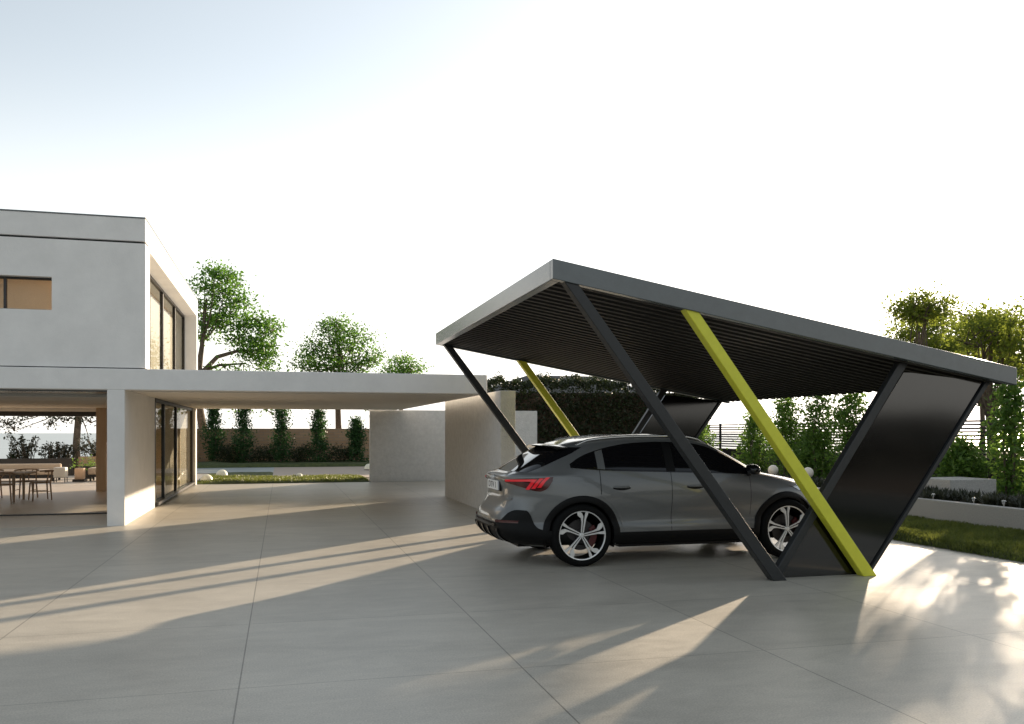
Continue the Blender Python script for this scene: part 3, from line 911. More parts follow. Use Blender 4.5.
gl = ['white globe lamp just beyond the car windscreen base', 'white globe lamp above the car bonnet', 'white globe lamp just right of the yellow strut']
for i, (x, y) in enumerate([(10.8, 19.55), (10.8, 17.45), (10.8, 16.1)]):
    t = thing('globe_lamp', (x, y, .36), gl[i], 'lamp', 'globe lamps on the planter')
    MB().lathe([(.001, .21)] + [(.115 * math.sin(q * math.pi / 14), .325 - .115 * math.cos(q * math.pi / 14)) for q in range(1, 14)] + [(.001, .44)], XY, 24).build('globe', M_GLOBE, t, smooth=50)
    MB().lathe([(.001, 0), (.04, 0), (.04, .02), (.018, .03), (.018, .22), (.03, .235)], XY, 12).build('stand', M_FRAME, t, smooth=40)
dl = ['white dome light on the grass nearest the villa pier', 'white dome light on grass behind the nearest dome', 'white dome light at the foot of the white back wall', 'small white dome light at the near edge of the path']
for i, (x, y, r) in enumerate([(-2.22, 28.0, .19), (-1.98, 31.3, .19), (3.42, 35.2, .2), (.57, 29.7, .11)]):
    t = thing('dome_light', (x, y, .04), dl[i], 'light', 'dome lights on the lawn')
    MB().lathe([(r, 0), (r * 1.0, .03)] + [(r * math.cos(a * math.pi / 18), .03 + r * math.sin(a * math.pi / 18)) for a in range(1, 9)] + [(.001, .03 + r)], XY, 24).build('dome', M_DOME, t, smooth=50)
    MB().lathe([(.001, 0), (r * 1.08, 0), (r * 1.08, .02), (.001, .022)], XY, 24).build('base', M_FRAME, t)
sl = ['small spot light at the planter edge nearest the black panel', 'small spot light on the planter before the concrete block', 'small spot light at planter edge right of the concrete block', 'small spot light on the planter at the picture edge']
for i, y in enumerate([12.45, 11.55, 10.95, 10.45]):
    t = thing('spot_light', (10.8, y, .36), sl[i], 'light', 'spot lights on the planter')
    MB().lathe([(.001, .0), (.012, 0), (.012, .07), (.03, .075), (.036, .12), (.03, .125), (.001, .125)], XY, 14).build('housing', M_CHROME, t, smooth=40)
    MB().lathe([(.001, .127), (.026, .127), (.02, .134), (.001, .136)], XY, 14).build('lens', M_WHITE, t, smooth=40)

# ------------------------------------------------------------------ furniture in the living room and terrace
tb = thing('dining_table', (-6.6, 21.6, .006), 'long grey oak dining table in the open living room', 'table')
MB().box(-1.5, 1.15, -.5, .5, .60, .64).build('tabletop', M_TABLE, tb, bevel=.006)
for sx, sy in ((-1.3, -.38), (-1.3, .38), (.9, -.38), (.9, .38)):
    MB().tube([(sx, sy, 0), (sx, sy, .6)], [.025, .035], 8).build('leg', M_TABLE, tb, smooth=40)
def chair(loc, rz, label):
    t = thing('wooden_chair', loc, label, 'chair', 'wooden chairs round the dining table', rz)
    MB().lathe([(.001, .385), (.19, .385), (.215, .395), (.215, .412), (.19, .42), (.001, .418)], lambda a, b, h: (a, b * .95, h), 20).build('seat', M_CHAIR, t, smooth=40)
    for sx, sy in ((.18, .17), (-.18, .17), (.17, -.17), (-.17, -.17)):
        k = 1.15
        top = .39 if sy > 0 else .58
        MB().tube([(sx * k, sy * k, 0), (sx, sy, .39)] + ([(sx * .98, sy * 1.18, .56)] if sy < 0 else []), [.014, .018] + ([.013] if sy < 0 else []), 8).build('leg', M_CHAIR, t, smooth=40)
    b = MB()
    pts = [(.25 * math.cos(a), -.04 - .22 * math.sin(a), .64 + .03 * math.sin(a)) for a in [math.pi * i / 12 for i in range(13)]]
    b.tube(pts, .016, 8)
    b.tube([(-.17, -.2, .55), (-.17, -.215, .655)], .012, 6)
    b.tube([(.17, -.2, .55), (.17, -.215, .655)], .012, 6)
    b.tube([(0, -.2, .41), (0, -.23, .53), (-.09, -.25, .665)], .011, 6)
    b.tube([(0, -.23, .53), (.09, -.25, .665)], .011, 6)
    b.build('backrest', M_CHAIR, t, smooth=40)
    for sx in (-.19, .19):
        MB().tube([(sx, .18, .2), (sx, -.18, .2)], .009, 6).build('stretcher', M_CHAIR, t)
    return t
c0 = chair((-5.3, 21.75, .006), R(115), 'wooden chair at the right hand end of the dining table')
for (x, y, rz, lb) in [(-5.85, 20.95, 8, 'wooden chair on the near table side beside the end chair'), (-6.55, 21.0, -6, 'wooden chair on the near table side by the picture edge'),
                       (-5.75, 22.35, 178, 'wooden chair on the far table side beside the end chair'), (-6.5, 22.4, 184, 'wooden chair on the far table side by the picture edge')]:
    c = copy_tree(c0)
    c.location = (x, y, .006)
    c.rotation_euler = (0, 0, R(rz))
    c['label'] = lb
so = thing('sofa', (-8.2, 30.2, .008), 'long cream sofa on the terrace with its back to the sea', 'sofa')
MB().box(-1.9, 1.35, .35, .55, .12, .53).build('backrest', M_SOFA, so, bevel=.05)
for k in range(3):
    MB().box(-1.9 + k * 1.085, -1.9 + k * 1.085 + 1.06, -.4, .34, .2, .36).build('cushion', M_SOFA, so, bevel=.04)
MB().box(-1.92, 1.37, -.42, .56, .1, .19).build('frame', M_FRAME, so, bevel=.01)
for sx in (-1.8, 1.28):
    for sy in (-.36, .48):
        MB().box(sx - .03, sx + .03, sy - .03, sy + .03, 0, .1).build('leg', M_FRAME, so)
ot = thing('ottoman', (-5.3, 29.8, .008), 'cream ottoman with black legs beside the wood column', 'ottoman')
MB().box(-.55, .5, -.3, .3, .2, .42).build('cushion', M_SOFA, ot, bevel=.04)
MB().box(-.56, .51, -.31, .31, .13, .2).build('frame', M_FRAME, ot, bevel=.008)
for sx in (-.48, .43):
    for sy in (-.25, .25):
        MB().box(sx - .025, sx + .025, sy - .025, sy + .025, 0, .13).build('leg', M_FRAME, ot)
la = thing('lantern', (-6.55, 29.2, .008), 'white cube lantern beside the sofa end', 'lantern')
MB().box(-.17, .17, -.17, .17, .14, .46).build('shade', M_WHITE, la, bevel=.03)
for sx in (-.15, .15):
    for sy in (-.15, .15):
        MB().box(sx - .012, sx + .012, sy - .012, sy + .012, 0, .15).build('leg', M_FRAME, la)
la = thing('candle_lantern', (-6.05, 29.4, .008), 'beige lantern with dark base between white cube and ottoman', 'lantern')
MB().box(-.13, .13, -.13, .13, .08, .42).build('shade', M_BLIND2, la, bevel=.015)
MB().box(-.18, .18, -.18, .18, 0, .08).build('base', M_FRAME, la, bevel=.01)
pt = thing('potted_plant', (-6.15, 31.2, .008), 'low green plant in a dark pot behind the lanterns', 'plant')
MB().lathe([(.001, 0), (.18, 0), (.26, .42), (.24, .42), (.2, .38), (.001, .38)], XY, 20).build('pot', M_FRAME, pt, smooth=40)
vs, fs = [], []
clump(random.Random(7), vs, fs, (0, 0, .5), (.45, .35, .14), 220, .09, 0)
MB().add(vs, fs).build('foliage', M_SHRUB, pt, fix=False)

# ------------------------------------------------------------------ carport
cp = thing('carport', (5.3, 11.2, 0), 'dark steel carport with sloping roof, leaning struts and black side panels', 'carport')
def cpb(name, b, m, **k):
    o = b.build(name, m, **k)
    o.parent = cp
    o.location = (-5.3, -11.2, 0)
    return o
XA, XB, YA, YB = 2.53, 8.02, 7.95, 14.5
zt = lambda x: 3.225 + (x - XA) / (XB - XA) * (2.275 - 3.225)
zb = lambda x: 3.03 + (x - XA) / (XB - XA) * (2.08 - 3.03)
# fascia: four boards round the edge
b = MB()
o_ = [(XA, zb(XA)), (XB, zb(XB)), (XB, zt(XB)), (XA, zt(XA))]
b.prism(o_, XZ, YA, YA + .09)
cpb('fascia', b, M_FASCIA, bevel=.006)
b = MB()
b.prism(o_, XZ, YB - .09, YB)
cpb('fascia', b, M_FASCIA, bevel=.006)
b = MB()
b.prism([(XA, zb(XA)), (XA + .09, zb(XA + .09)), (XA + .09, zt(XA + .09)), (XA, zt(XA))], XZ, YA + .092, YB - .092)
cpb('fascia', b, M_FASCIA, bevel=.006)
b = MB()
b.prism([(XB - .06, zb(XB - .06) + .05), (XB, zb(XB) + .05), (XB, zt(XB)), (XB - .06, zt(XB - .06))], XZ, YA + .092, YB - .092)
cpb('fascia', b, M_FASCIA, bevel=.004)
b = MB()
b.prism([(XA + .092, zt(XA + .092) - .02), (XB - .062, zt(XB - .062) - .02), (XB - .062, zt(XB - .062) - .045), (XA + .092, zt(XA + .092) - .045)], XZ, YA + .092, YB - .092)
cpb('roof_sheet', b, M_FASCIA)
# trapezoidal sheet soffit, ribs running down the slope
b = MB()
prof = []
y = YA + .1
pit = .19
while y < YB - .1 - pit:
    prof += [(y, .055), (y + .085, .055), (y + .10, .022), (y + .165, .022)]
    y += pit
    if y < YB - .1 - pit:
        prof[-1] = (y - .015, .022)
prof.append((YB - .1, .055))
vs = []
for yy, dz in prof:
    vs += [(XA + .095, yy, zb(XA + .095) + dz), (XB - .005, yy, zb(XB - .005) + dz)]
b.add(vs, [(2 * i, 2 * i + 1, 2 * i + 3, 2 * i + 2) for i in range(len(prof) - 1)])
cpb('soffit', b, M_SOFSTEEL, fix=False)
def strut(x0, x1, z0, xt0, xt1, y0, y1, m, label=None, ztop=None):
    zz = lambda x: zb(x) + .004
    b = MB()
    b.prism([(x0, z0), (x1, z0), (xt1, zz(xt1)), (xt0, zz(xt0))], XZ, y0, y1)
    o = cpb('strut', b, m, bevel=.008)
    if label:
        o['label'] = label
    return o
for (ya, yb, yp, s) in ((7.97, 8.09, 8.10, 1), (14.36, 14.48, 14.35, -1)):
    strut(4.94, 5.10, 0.0, 2.65, 2.80, ya, yb, M_STEEL)
    strut(6.03, 6.195, 0.0, 3.935, 4.09, ya, yb, M_LIME, 'lime yellow strut')
    y0, y1 = sorted((yp, yp + s * .09))
    # panel frame: leading post, trailing edge, sheet between them
    b = MB()
    b.prism([(4.99, 0), (5.10, 0), (6.70, zb(6.70)), (6.59, zb(6.59))], XZ, y0, y1)
    pn = cpb('panel_post', b, M_STEEL, bevel=.008)
    b = MB()
    q0, q1 = sorted((yp + s * .03, yp + s * .06))
    b.prism([(5.10, .0), (6.17, .0), (7.78 - .04, zb(7.74) - .005), (6.76, zb(6.76) - .09), (6.66, zb(6.76) - .09)], XZ, q0, q1)
    cpb('side_panel', b, M_PANEL)
    b = MB()
    b.prism([(6.17, 0), (6.215, 0), (7.80, zb(7.80)), (7.74, zb(7.74))], XZ, y0, y1)
    cpb('panel_edge', b, M_STEEL, bevel=.005)

# ------------------------------------------------------------------ car
def pchip(tab):
    xs = [p[0] for p in tab]
    n = len(xs)
    def make(ys):
        h = [xs[i + 1] - xs[i] for i in range(n - 1)]
        dl = [(ys[i + 1] - ys[i]) / h[i] for i in range(n - 1)]
        m = [dl[0]] + [0] * (n - 2) + [dl[-1]]
        for i in range(1, n - 1):
            if dl[i - 1] * dl[i] > 0:
                w1, w2 = 2 * h[i] + h[i - 1], h[i] + 2 * h[i - 1]
                m[i] = (w1 + w2) / (w1 / dl[i - 1] + w2 / dl[i])
        def f(x):
            x = max(xs[0], min(xs[-1], x))
            i = 0
            while i < n - 2 and x > xs[i + 1]:
                i += 1
            t = (x - xs[i]) / h[i]
            return ((1 + 2 * t) * (1 - t) ** 2 * ys[i] + t * (1 - t) ** 2 * h[i] * m[i]
                    + t * t * (3 - 2 * t) * ys[i + 1] + t * t * (t - 1) * h[i] * m[i + 1])
        return f
    return [make([p[k] for p in tab]) for k in range(1, len(tab[0]))]
#        z    rear   front  half   n_r  n_f
BODY = [(.22, .34, 4.20, .80, 5.0, 4.5), (.28, .14, 4.40, .865, 5.0, 4.5), (.36, .05, 4.49, .90, 5.0, 4.2), (.44, .02, 4.52, .900, 4.8, 4.0),
        (.52, .015, 4.53, .878, 4.6, 3.8), (.60, .04, 4.52, .886, 4.6, 3.6), (.68, .105, 4.51, .902, 4.6, 3.5), (.76, .15, 4.47, .913, 4.6, 3.4),
        (.82, .165, 4.42, .915, 4.6, 3.4), (.88, .165, 4.30, .912, 4.6, 3.4), (.94, .15, 4.08, .905, 4.6, 3.6), (.99, .135, 3.82, .895, 4.6, 4.0),
        (1.03, .145, 3.58, .884, 4.8, 4.5), (1.055, .20, 3.45, .876, 5.0, 4.6), (1.08, .275, 3.39, .868, 5.0, 4.6), (1.12, .345, 3.32, .852, 5.0, 4.6), (1.20, .48, 3.17, .815, 5.0, 4.6),
        (1.30, .655, 2.98, .765, 4.8, 4.6), (1.38, .82, 2.82, .722, 4.6, 4.5), (1.43, .99, 2.70, .685, 4.4, 4.2), (1.465, 1.20, 2.58, .64, 4.0, 4.0),
        (1.49, 1.42, 2.46, .56, 3.6, 3.6), (1.51, 1.68, 2.35, .42, 3.0, 3.0), (1.522, 1.9, 2.25, .24, 2.6, 2.6), (1.528, 2.08, 2.16, .06, 2.2, 2.2)]
fxr, fxf, fw, fnr, fnf = pchip(BODY)
XM = 2.12
WR, WF, WZ = 0.97, 3.645, 0.355
def bump(x, z):
    k = math.exp(-((z - .70) / .17) ** 2)
    return .022 * k * (math.exp(-((x - WR) / .44) ** 2) + math.exp(-((x - WF) / .44) ** 2))
def W(x, z):
    w = fw(z)
    if x < XM:
        a, n = XM - fxr(z), fnr(z)
    else:
        a, n = fxf(z) - XM, fnf(z)
    q = min(1, abs(x - XM) / a)
    return w * max(0.0, 1 - q ** n) ** (1 / n) + bump(x, z)
_qc = {}
def quarter(z, front):
    """dense outline from the end centre to the side middle, with running arc length"""
    key = (round(z, 5), front)
    if key in _qc:
        return _qc[key]
    w = fw(z)
    a, n = ((fxf(z) - XM), fnf(z)) if front else ((XM - fxr(z)), fnr(z))
    pts = []
    N = 300
    for i in range(N + 1):
        f = math.pi / 2 * i / N
        c, s_ = max(0, math.cos(f)), max(0, math.sin(f))
        dx, y = a * c ** (2 / n), w * s_ ** (2 / n)
        x = XM + dx if front else XM - dx
        y += bump(x, z) * (y / w) ** 4
        pts.append((x, y))
    L = [0.0]
    for p, q in zip(pts, pts[1:]):
        L.append(L[-1] + math.hypot(q[0] - p[0], q[1] - p[1]))
    _qc[key] = (pts, L)
    return _qc[key]
def at_arc(z, s_, front):
    pts, L = quarter(z, front)
    s_ = max(0, min(L[-1], s_))
    lo, hi = 0, len(L) - 1
    while hi - lo > 1:
        m = (lo + hi) // 2
        if L[m] <= s_: lo = m
        else: hi = m
    t = (s_ - L[lo]) / max(1e-9, L[hi] - L[lo])
    return (pts[lo][0] + (pts[hi][0] - pts[lo][0]) * t, pts[lo][1] + (pts[hi][1] - pts[lo][1]) * t)
def wrap(s_, z, off, front=False):
    """point on the skin, s_ metres round from the end centre (sign = side), pushed out by off"""
    sg = -1 if s_ < 0 else 1
    a = abs(s_)
    x, y = at_arc(z, a, front)
    e = .004
    x1, y1 = at_arc(z, a + e, front)
    x0, y0 = at_arc(z, max(0, a - e), front)
    tx, ty = x1 - x0, y1 - y0
    l = math.hypot(tx, ty) or 1
    nx, ny = (ty / l, -tx / l) if front else (-ty / l, tx / l)
    if a < e:
        nx, ny = (1, 0) if front else (-1, 0)
    return Vector((x + nx * off, sg * (y + ny * off), z))

car = thing('parked_car', (2.37, 10.28, 0), 'grey coupe style crossover car with black trim parked under the carport', 'car')
def side_patch(x0, x1, lo, hi, off, nx, nz, sides=(-1,), inner=-.004, b=None):
    b = b or MB()
    for sd in sides:
        out = []
        for i in range(nx + 1):
            x = x0 + (x1 - x0) * i / nx
            zl, zh = lo(x), hi(x)
            for j in range(nz + 1):
                z = zl + (zh - zl) * j / nz
                out.append((x, z))
        skin(b, [(x, sd * (W(x, z) + off), z) for x, z in out], [(x, sd * (W(x, z) + inner), z) for x, z in out], nx, nz)
    return b
def skin(b, top, bot, nx, nz):
    n = len(top)
    fs = [(i * (nz + 1) + j, (i + 1) * (nz + 1) + j, (i + 1) * (nz + 1) + j + 1, i * (nz + 1) + j + 1) for i in range(nx) for j in range(nz)]
    rim = [i * (nz + 1) for i in range(nx)] + [nx * (nz + 1) + j for j in range(nz)] + [i * (nz + 1) + nz for i in range(nx, 0, -1)] + [j for j in range(nz, 0, -1)]
    fr_ = [(rim[k], rim[k] + n, rim[(k + 1) % len(rim)] + n, rim[(k + 1) % len(rim)]) for k in range(len(rim))]
    b.add(top + bot, fs + fr_)
def wrap_patch(F, nu, nv, off, front=False, b=None, inner=-.004):
    b = b or MB()
    pr_ = [F(i / nu, j / nv) for i in range(nu + 1) for j in range(nv + 1)]
    skin(b, [wrap(s_, z, off, front) for s_, z in pr_], [wrap(s_, z, inner, front) for s_, z in pr_], nu, nv)
    return b
def lin(tab):
    def f(x):
        if x <= tab[0][0]: return tab[0][1]
        for (a, p), (c, q) in zip(tab, tab[1:]):
            if x <= c: return p + (q - p) * (x - a) / (c - a)
        return tab[-1][1]
    return f
def smo(tab):
    return pchip(tab)[0]
# body shell as stacked outlines
NQ = 110
zs = []
zt_ = [p[0] for p in BODY]
for a, c in zip(zt_, zt_[1:]):
    k = 4 if a < 1.37 else 9
    zs += [a + (c - a) * i / k for i in range(k)]
zs.append(zt_[-1])
rings = []
for z in zs:
    Lr, Lf = quarter(z, False)[1][-1], quarter(z, True)[1][-1]
    half = [at_arc(z, Lr * i / NQ, False) for i in range(NQ)] + [at_arc(z, Lf * (NQ - i) / NQ, True) for i in range(NQ + 1)]
    ring = [(x, -y) for x, y in half] + [(x, y) for x, y in half[-2:0:-1]]
    rings.append([(x, y, z) for x, y in ring])
m_ = len(rings[0])
vs = [p for r in rings for p in r]
fs = []
RARCH = .425
for i in range(len(rings) - 1):
    for k in range(m_):
        k2 = (k + 1) % m_
        f = (i * m_ + k, i * m_ + k2, (i + 1) * m_ + k2, (i + 1) * m_ + k)
        cx = sum(vs[q][0] for q in f) / 4
        cy = sum(vs[q][1] for q in f) / 4
        cz = sum(vs[q][2] for q in f) / 4
        if abs(cy) > .4 and (math.hypot(cx - WR, cz - WZ) < RARCH or math.hypot(cx - WF, cz - WZ) < RARCH):
            continue
        fs.append(f)
fs.append(tuple((len(rings) - 1) * m_ + k for k in range(m_)))
b = MB()
b.add(vs, fs)
b.build('body', M_PAINT, car, smooth=50)
# flat floor pan between the wheels
MB().box(.3, 4.2, -.55, .55, .21, .30).box(1.45, 3.18, -.82, .82, .205, .26).build('floor_pan', M_CLAD, car)
# wheel housings
for xw in (WR, WF):
    for sd in (-1, 1):
        b = MB()
        b.lathe([(.435, .845), (.42, .5), (.02, .5)], lambda p, q, h: (xw + p, sd * h, WZ + q), 36)
        b.f = [f for f in b.f if min(b.v[i][2] for i in f) > .16]
        b.m = [0] * len(b.f)
        b.build('wheel_housing', M_CLAD, car)
        # arch cladding, a band round the opening
        b = MB()
        n, kk = 44, 5
        tp, bt = [], []
        for i in range(n + 1):
            a = R(-13 + 206 * i / n)
            for j in range(kk + 1):
                r = .39 + .075 * j / kk
                x, z = xw + r * math.cos(a), WZ + r * math.sin(a)
                z = max(z, .25)
                tp.append((x, sd * (W(x, z) + (.016 if 0 < j < kk else .010)), z))
                bt.append((x, sd * (W(x, z) - .06), z))
        skin(b, tp, bt, n, kk)
        b.build('wheel_arch', M_CLAD, car, smooth=50)
# sills
for sd in (-1, 1):
    side_patch(WR + .44, WF - .44, lambda x: .235, lambda x: .385 + .0 * x, .014, 30, 6, (sd,)).build('sill', M_CLAD, car, smooth=50)
# rear and front lower cladding
hi = smo([(0, .50), (.5, .50), (.60, .54), (.68, .635), (.74, .655), (.86, .65), (.94, .60), (1.02, .48), (1.12, .43), (1.40, .40)])
rb = wrap_patch(lambda u, v: ((2 * u - 1) * 1.38, .245 + (hi(abs(2 * u - 1) * 1.38) - .245) * v), 96, 10, .012).build('bumper_trim', M_CLAD, car, smooth=50)
for sd in (-1, 1):
    wrap_patch(lambda u, v: (sd * (.50 + .32 * u), .505 + .03 * v), 10, 2, .018).build('reflector', M_TAILD, rb)
for yy in (-.55, -.28, 0, .28, .55):
    wrap_patch(lambda u, v: (yy - .016 + .032 * u, .255 + .18 * v), 2, 8, .034).build('diffuser_fin', M_GLOSSB, rb)
wrap_patch(lambda u, v: ((2 * u - 1) * .50, .455 + .03 * v), 30, 2, .022).build('diffuser_lip', M_GLOSSB, rb)
hf = lin([(0, .40), (.55, .40), (.7, .56), (.95, .56), (1.1, .42), (1.4, .40)])
fb = wrap_patch(lambda u, v: ((2 * u - 1) * 1.30, .245 + (hf(abs(2 * u - 1) * 1.30) - .245) * v), 80, 8, .012, True).build('bumper_trim', M_CLAD, car, smooth=50)
gt = lin([(0, .84), (.40, .84), (.52, .72), (.56, .62), (.60, .56)])
gb = lin([(0, .47), (.45, .47), (.56, .56), (.60, .56)])
wrap_patch(lambda u, v: ((2 * u - 1) * .585, gb(abs(2 * u - 1) * .585) + (gt(abs(2 * u - 1) * .585) - gb(abs(2 * u - 1) * .585)) * v), 40, 10, .012, True).build('grille', M_GLOSSB, car, smooth=50)
# doors: panels standing a few millimetres off the body, with dark strips painting the shade in the gaps
belt = smo([(.80, 1.15), (1.2, 1.115), (2.0, 1.085), (2.8, 1.06), (3.4, 1.035)])
def arc_lo(cx):
    def f(x):
        q = .50 ** 2 - (x - cx) ** 2
        return max(.39, WZ + math.sqrt(q)) if q > 0 else .39
    return f
rlo, flo = arc_lo(WR), arc_lo(WF)
for sd in (-1, 1):
    d1 = side_patch(1.20, 2.083, rlo, lambda x: belt(x) - .012, .0045, 40, 24, (sd,)).build('door', M_PAINT, car, smooth=40)
    d2 = side_patch(2.09, 3.13, flo, lambda x: belt(x) - .012, .0045, 40, 24, (sd,)).build('door', M_PAINT, car, smooth=40)
    sl_ = MB()
    side_patch(2.080, 2.093, lambda x: .39, lambda x: belt(x) - .01, .0015, 2, 16, (sd,), b=sl_)
    sl_.build('door_gap_shade', M_CLAD, d1)
    sl_ = MB()
    side_patch(3.13, 3.137, lambda x: .55, lambda x: belt(x) - .01, .0015, 2, 16, (sd,), b=sl_)
    sl_.build('door_gap_shade', M_CLAD, d2)
    sl_ = MB()
    side_patch(1.193, 1.20, lambda x: .83, lambda x: belt(x) - .01, .0015, 2, 16, (sd,), b=sl_)
    sl_.build('door_gap_shade', M_CLAD, d1)
    for dd, hx in ((d1, 1.36), (d2, 2.30)):
        zc = .90
        rec = side_patch(hx - .02, hx + .20, lambda x: zc - .028 + .02 * ((x - hx - .09) / .11) ** 2, lambda x: zc + .022 - .02 * ((x - hx - .09) / .11) ** 2, .0055, 12, 3, (sd,))
        rc = rec.build('handle_shade', M_CLAD, dd, smooth=50)  # dark patch on the door, recess shade put into its colour
        b = MB()
        pth = [(hx - .01 + .20 * i / 8, sd * (W(hx + .2 * i / 8, zc) + .012 + .022 * math.sin(math.pi * i / 8) ** .5), zc + .012) for i in range(9)]
        b.tube(pth, [.008] + [.014] * 7 + [.008], 8)
        b.build('handle', M_PAINT, dd, smooth=60)
# side glass
dtop = smo([(.86, 1.165), (.95, 1.225), (1.1, 1.29), (1.35, 1.36), (1.65, 1.405), (2.0, 1.42), (2.35, 1.41), (2.6, 1.365), (2.85, 1.27), (3.08, 1.15), (3.28, 1.045)])
for sd in (-1, 1):
    g0 = side_patch(.855, 3.275, lambda x: belt(x) - .008, lambda x: max(dtop(x) + .014, belt(x) - .006), .003, 60, 10, (sd,)).build('window_trim', M_GLOSSB, car, smooth=50)
    for (xa, xb) in ((.875, 1.17), (1.27, 2.03), (2.15, 3.24)):
        sl0 = .06 if xa > 1.2 else .03
        side_patch(xa, xb, lambda x: belt(x) + .008, lambda x: max(dtop(x), belt(x) + .0085), .0065, 40, 10, (sd,)).build('window', M_CGLASS, car, smooth=60)
    side_patch(1.175, 1.265, lambda x: belt(x) + .004, lambda x: dtop(x) + .004, .009, 6, 8, (sd,)).build('pillar', M_PAINT, car, smooth=50)
    side_patch(2.036, 2.144, lambda x: belt(x) + .004, lambda x: dtop(x) + .004, .008, 6, 8, (sd,)).build('pillar', M_CLAD, car, smooth=50)
# rear window, windscreen
ra = smo([(1.085, .68), (1.15, .74), (1.22, .77), (1.30, .79), (1.37, .76)])
wrap_patch(lambda u, v: ((2 * u - 1) * ra(1.085 + .285 * v), 1.085 + .285 * v), 60, 14, .004).build('rear_window', M_CGLASS, car, smooth=60)
wa = smo([(1.06, .74), (1.2, .68), (1.3, .64), (1.42, .58)])
wrap_patch(lambda u, v: ((2 * u - 1) * wa(1.06 + .36 * v), 1.06 + .36 * v), 50, 14, .004, True).build('windscreen', M_CGLASS, car, smooth=60)
# tail spoiler and roof rails
b = MB()
sec = [(.655, 1.392), (.69, 1.380), (.78, 1.383), (.84, 1.392), (.83, 1.404), (.77, 1.404), (.70, 1.404)]
n = 14
vs, fs = [], []
for i in range(n + 1):
    y = -.60 + 1.2 * i / n
    e = abs(y) / .60
    sh = .06 * e ** 3
    dz = -.035 * e ** 2.5
    vs += [(x + sh, y, z + dz) for x, z in sec]
k = len(sec)
for i in range(n):
    for j in range(k):
        fs.append((i * k + j, i * k + (j + 1) % k, (i + 1) * k + (j + 1) % k, (i + 1) * k + j))
fs += [tuple(range(k)), tuple(n * k + j for j in range(k - 1, -1, -1))]
b.add(vs, fs)
b.build('spoiler', M_GLOSSB, car, smooth=40)
def roof_z(x, y):
    lo, hi_ = 1.1, 1.528
    for _ in range(40):
        m = (lo + hi_) / 2
        a = fxr(m) < x < fxf(m) and W(x, m) > y
        if a: lo = m
        else: hi_ = m
    return lo
for sd in (-1, 1):
    pth = []
    for i in range(25):
        x = 1.0 + 1.72 * i / 24
        e = min(i, 24 - i)
        y = .575 + .03 * math.sin(math.pi * i / 24)
        pth.append((x, sd * y, roof_z(x, y) + (.022 if e > 1 else (.008 if e == 1 else -.01))))
    MB().tube(pth, .017, 8).build('roof_rail', M_CHROME, car, smooth=60)
# tail lamps
tl = smo([(.48, .962), (.60, .945), (.74, .915), (.86, .88), (.95, .868), (1.03, .90), (1.11, .985)])
th_ = smo([(.48, .985), (.60, 1.003), (.8, 1.015), (.95, 1.022), (1.05, 1.03), (1.11, 1.036)])
for sd in (-1, 1):
    lamp = wrap_patch(lambda u, v: (sd * (.48 + .63 * u), tl(.48 + .63 * u) + (th_(.48 + .63 * u) - tl(.48 + .63 * u)) * v), 40, 8, .008).build('taillight', M_TAILD, car, smooth=50)
    b = MB()
    wrap_patch(lambda u, v: (sd * (.50 + .40 * u), .972 + .012 * u + .024 * v), 24, 2, .0125, b=b, inner=.006)
    for q in range(3):
        wrap_patch(lambda u, v: (sd * (.80 + .07 * q + .045 * u + .11 * v - .02), .888 + .012 * q + .118 * v), 3, 8, .0125, b=b, inner=.006)
    b.build('light_strip', M_TAIL, lamp, smooth=50)
    hl = lin([(.42, .80), (.7, .79), (.95, .80), (1.2, .86)])
    hh = lin([(.42, .84), (.7, .875), (.95, .90), (1.2, .90)])
    hp = wrap_patch(lambda u, v: (sd * (.46 + .62 * u), hl(.46 + .62 * u) + (hh(.46 + .62 * u) - hl(.46 + .62 * u)) * v), 24, 4, .008, True).build('headlight', M_HEAD, car, smooth=50)
    # mirror
    b = MB()
    vs, fs = [], []
    for i in range(13):
        a = math.pi * i / 12
        rr_ = max(.02, math.sin(a)) ** .55
        for k in range(16):
            q = 2 * math.pi * k / 16
            vs.append((3.10 + .06 * rr_ * math.cos(q) + (.03 if math.cos(q) > 0 else 0) * rr_, sd * (.985 - .10 * math.cos(a)), 1.10 + .06 * rr_ * math.sin(q) + .01 * math.cos(a)))
    for i in range(12):
        for k in range(16):
            fs.append((i * 16 + k, i * 16 + (k + 1) % 16, (i + 1) * 16 + (k + 1) % 16, (i + 1) * 16 + k))
    b.add(vs, fs)
    b.tube([(3.13, sd * .83, 1.03), (3.11, sd * .92, 1.06)], .028, 8)
    mi_ = b.build('mirror', M_GLOSSB, car, smooth=180)
# number plate with recess, badge, tailgate crease
pb = MB().box(-.012, .03, -.29, .29, .845, .975)
pb.v = [(x + .155, y, z) for x, y, z in pb.v]
rec = pb.build('plate_recess', M_GLOSSB, car, bevel=.004)
pp = MB().box(.125, .1425, -.26, .26, .855, .965).build('license_plate', M_PLATE, car, bevel=.003)
fc = bpy.data.curves.new('lettering', 'FONT')
fc.body = 'DTV 1'
fc.size = .105
fc.extrude = .001
fc.align_x = 'CENTER'
fc.align_y = 'CENTER'
fc.materials.append(M_INK)
ft = bpy.data.objects.new('lettering', fc)
COL.objects.link(ft)
bpy.context.view_layer.update()
fm = bpy.data.meshes.new_from_object(ft.evaluated_get(bpy.context.evaluated_depsgraph_get()))
bpy.data.objects.remove(ft)
fo = bpy.data.objects.new('lettering', fm)
fo.location = (.1235, 0, .91)
fo.rotation_euler = (R(90), 0, R(-90))
fo.scale = (1.35, 1, 1)
COL.objects.link(fo)
fo.parent = pp
b = MB()
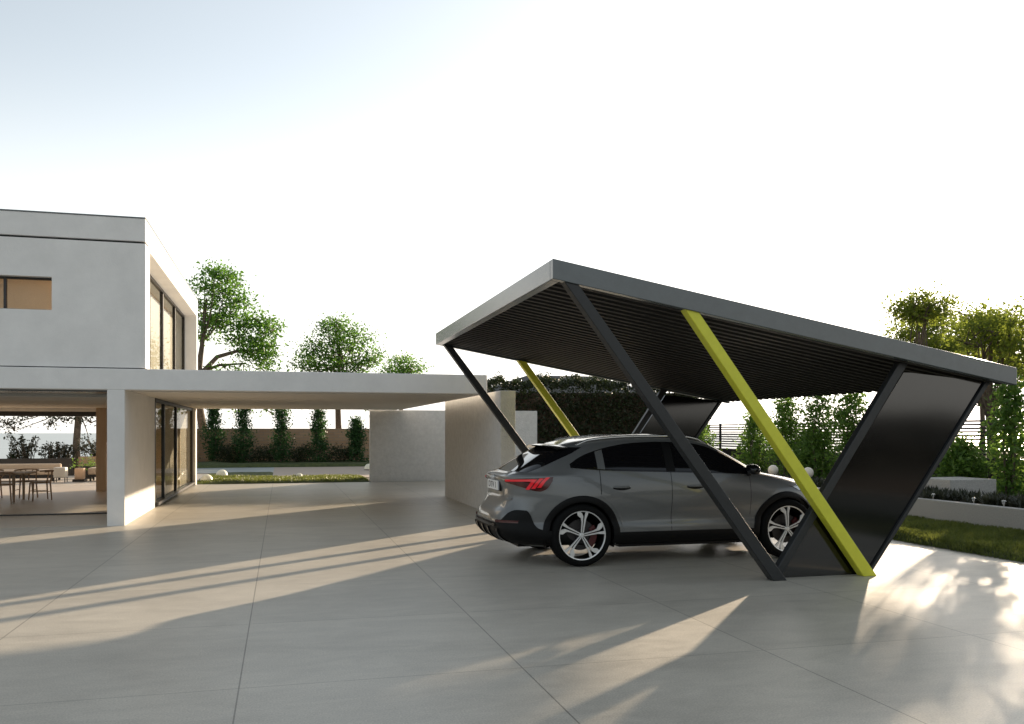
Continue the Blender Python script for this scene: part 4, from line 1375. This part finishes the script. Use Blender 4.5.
for k in range(4):
    c = -.0675 + .045 * k
    ring = []
    for i in range(25):
        a = 2 * math.pi * i / 24
        ring.append((.128, c + .03 * math.cos(a), 1.005 + .03 * math.sin(a)))
    b.tube(ring, .004, 6, cap=False)
b.build('emblem', M_CHROME, car, smooth=60)
wrap_patch(lambda u, v: ((2 * u - 1) * .60, .735 + .018 * v + .03 * abs(2 * u - 1) ** 2), 30, 2, .010).build('tailgate_crease', M_PAINT, car, smooth=50)
# wheels
def make_wheel():
    Y = lambda p, q, h: (p, h, q)
    wb = MB()
    wb.lathe([(.275, -.10), (.267, -.06), (.262, .10), (.275, .115)], Y, 48)
    wb.lathe([(.0, .02), (.06, .02), (.06, -.07), (.0, -.07)], Y, 24)
    wh = wb.build('wheel', M_RIMB, car, smooth=40)
    t = MB()
    pr_ = [(.274, -.10), (.279, -.112), (.305, -.122), (.333, -.116), (.348, -.10), (.3545, -.08), (.3555, -.045), (.350, -.043), (.350, -.035), (.3565, -.033), (.357, 0), (.3565, .033), (.350, .035), (.350, .043), (.3555, .045), (.3545, .08), (.348, .10), (.333, .116), (.30, .122), (.274, .112)]
    t.lathe(pr_, Y, 72)
    t.build('tyre', M_TYRE, wh, smooth=35)
    r = MB()
    r.lathe([(.253, -.095), (.256, -.108), (.270, -.111), (.272, -.100)], Y, 60)
    r.lathe([(.001, -.095), (.022, -.095), (.03, -.088)], Y, 20)
    barA = [(.028, .004), (.028, .016), (.14, .024), (.18, .036), (.208, .078), (.250, .094), (.256, .056), (.235, .030), (.205, .012)]
    barB = [(.028, -.016), (.028, -.004), (.20, -.004), (.258, -.008), (.259, -.044), (.236, -.038), (.18, -.023)]
    for k in range(5):
        a = R(90 + 72 * k)
        ca, sa = math.cos(a), math.sin(a)
        for bar in (barA, barB):
            r.prism(bar, lambda p, q, h: (p * ca - q * sa, h - .018 * (1 - min(1, p / .26)) * -1 * .6, p * sa + q * ca), -.104, -.086)
    r.v = [(x * 1.045, y, z * 1.045) for x, y, z in r.v]
    r.build('rim', M_RIMS, wh, bevel=.0015, seg=1)
    MB().lathe([(.05, -.03), (.175, -.03), (.175, -.005), (.05, -.005)], Y, 40, closed=True).build('brake_disc', M_DISC, wh, smooth=40)
    c = MB()
    arc = [R(-42 + 84 * i / 10) for i in range(11)]
    c.prism([(.195 * math.cos(a), .195 * math.sin(a)) for a in arc] + [(.115 * math.cos(a), .115 * math.sin(a)) for a in arc[::-1]], Y, -.055, .02)
    c.build('caliper', M_CALI, wh, bevel=.008)
    return wh
w0 = make_wheel()
first = True
for xw, sd in ((WR, -1), (WF, -1), (WR, 1), (WF, 1)):
    wh = w0 if first else copy_tree(w0, car)
    first = False
    wh.location = (xw, sd * .795, WZ + .006)
    wh.scale = (1.018, 1, 1.018)
    wh.rotation_euler = (0, R(7 if xw == WR else -3), 0) if sd < 0 else (0, R(15), R(180))
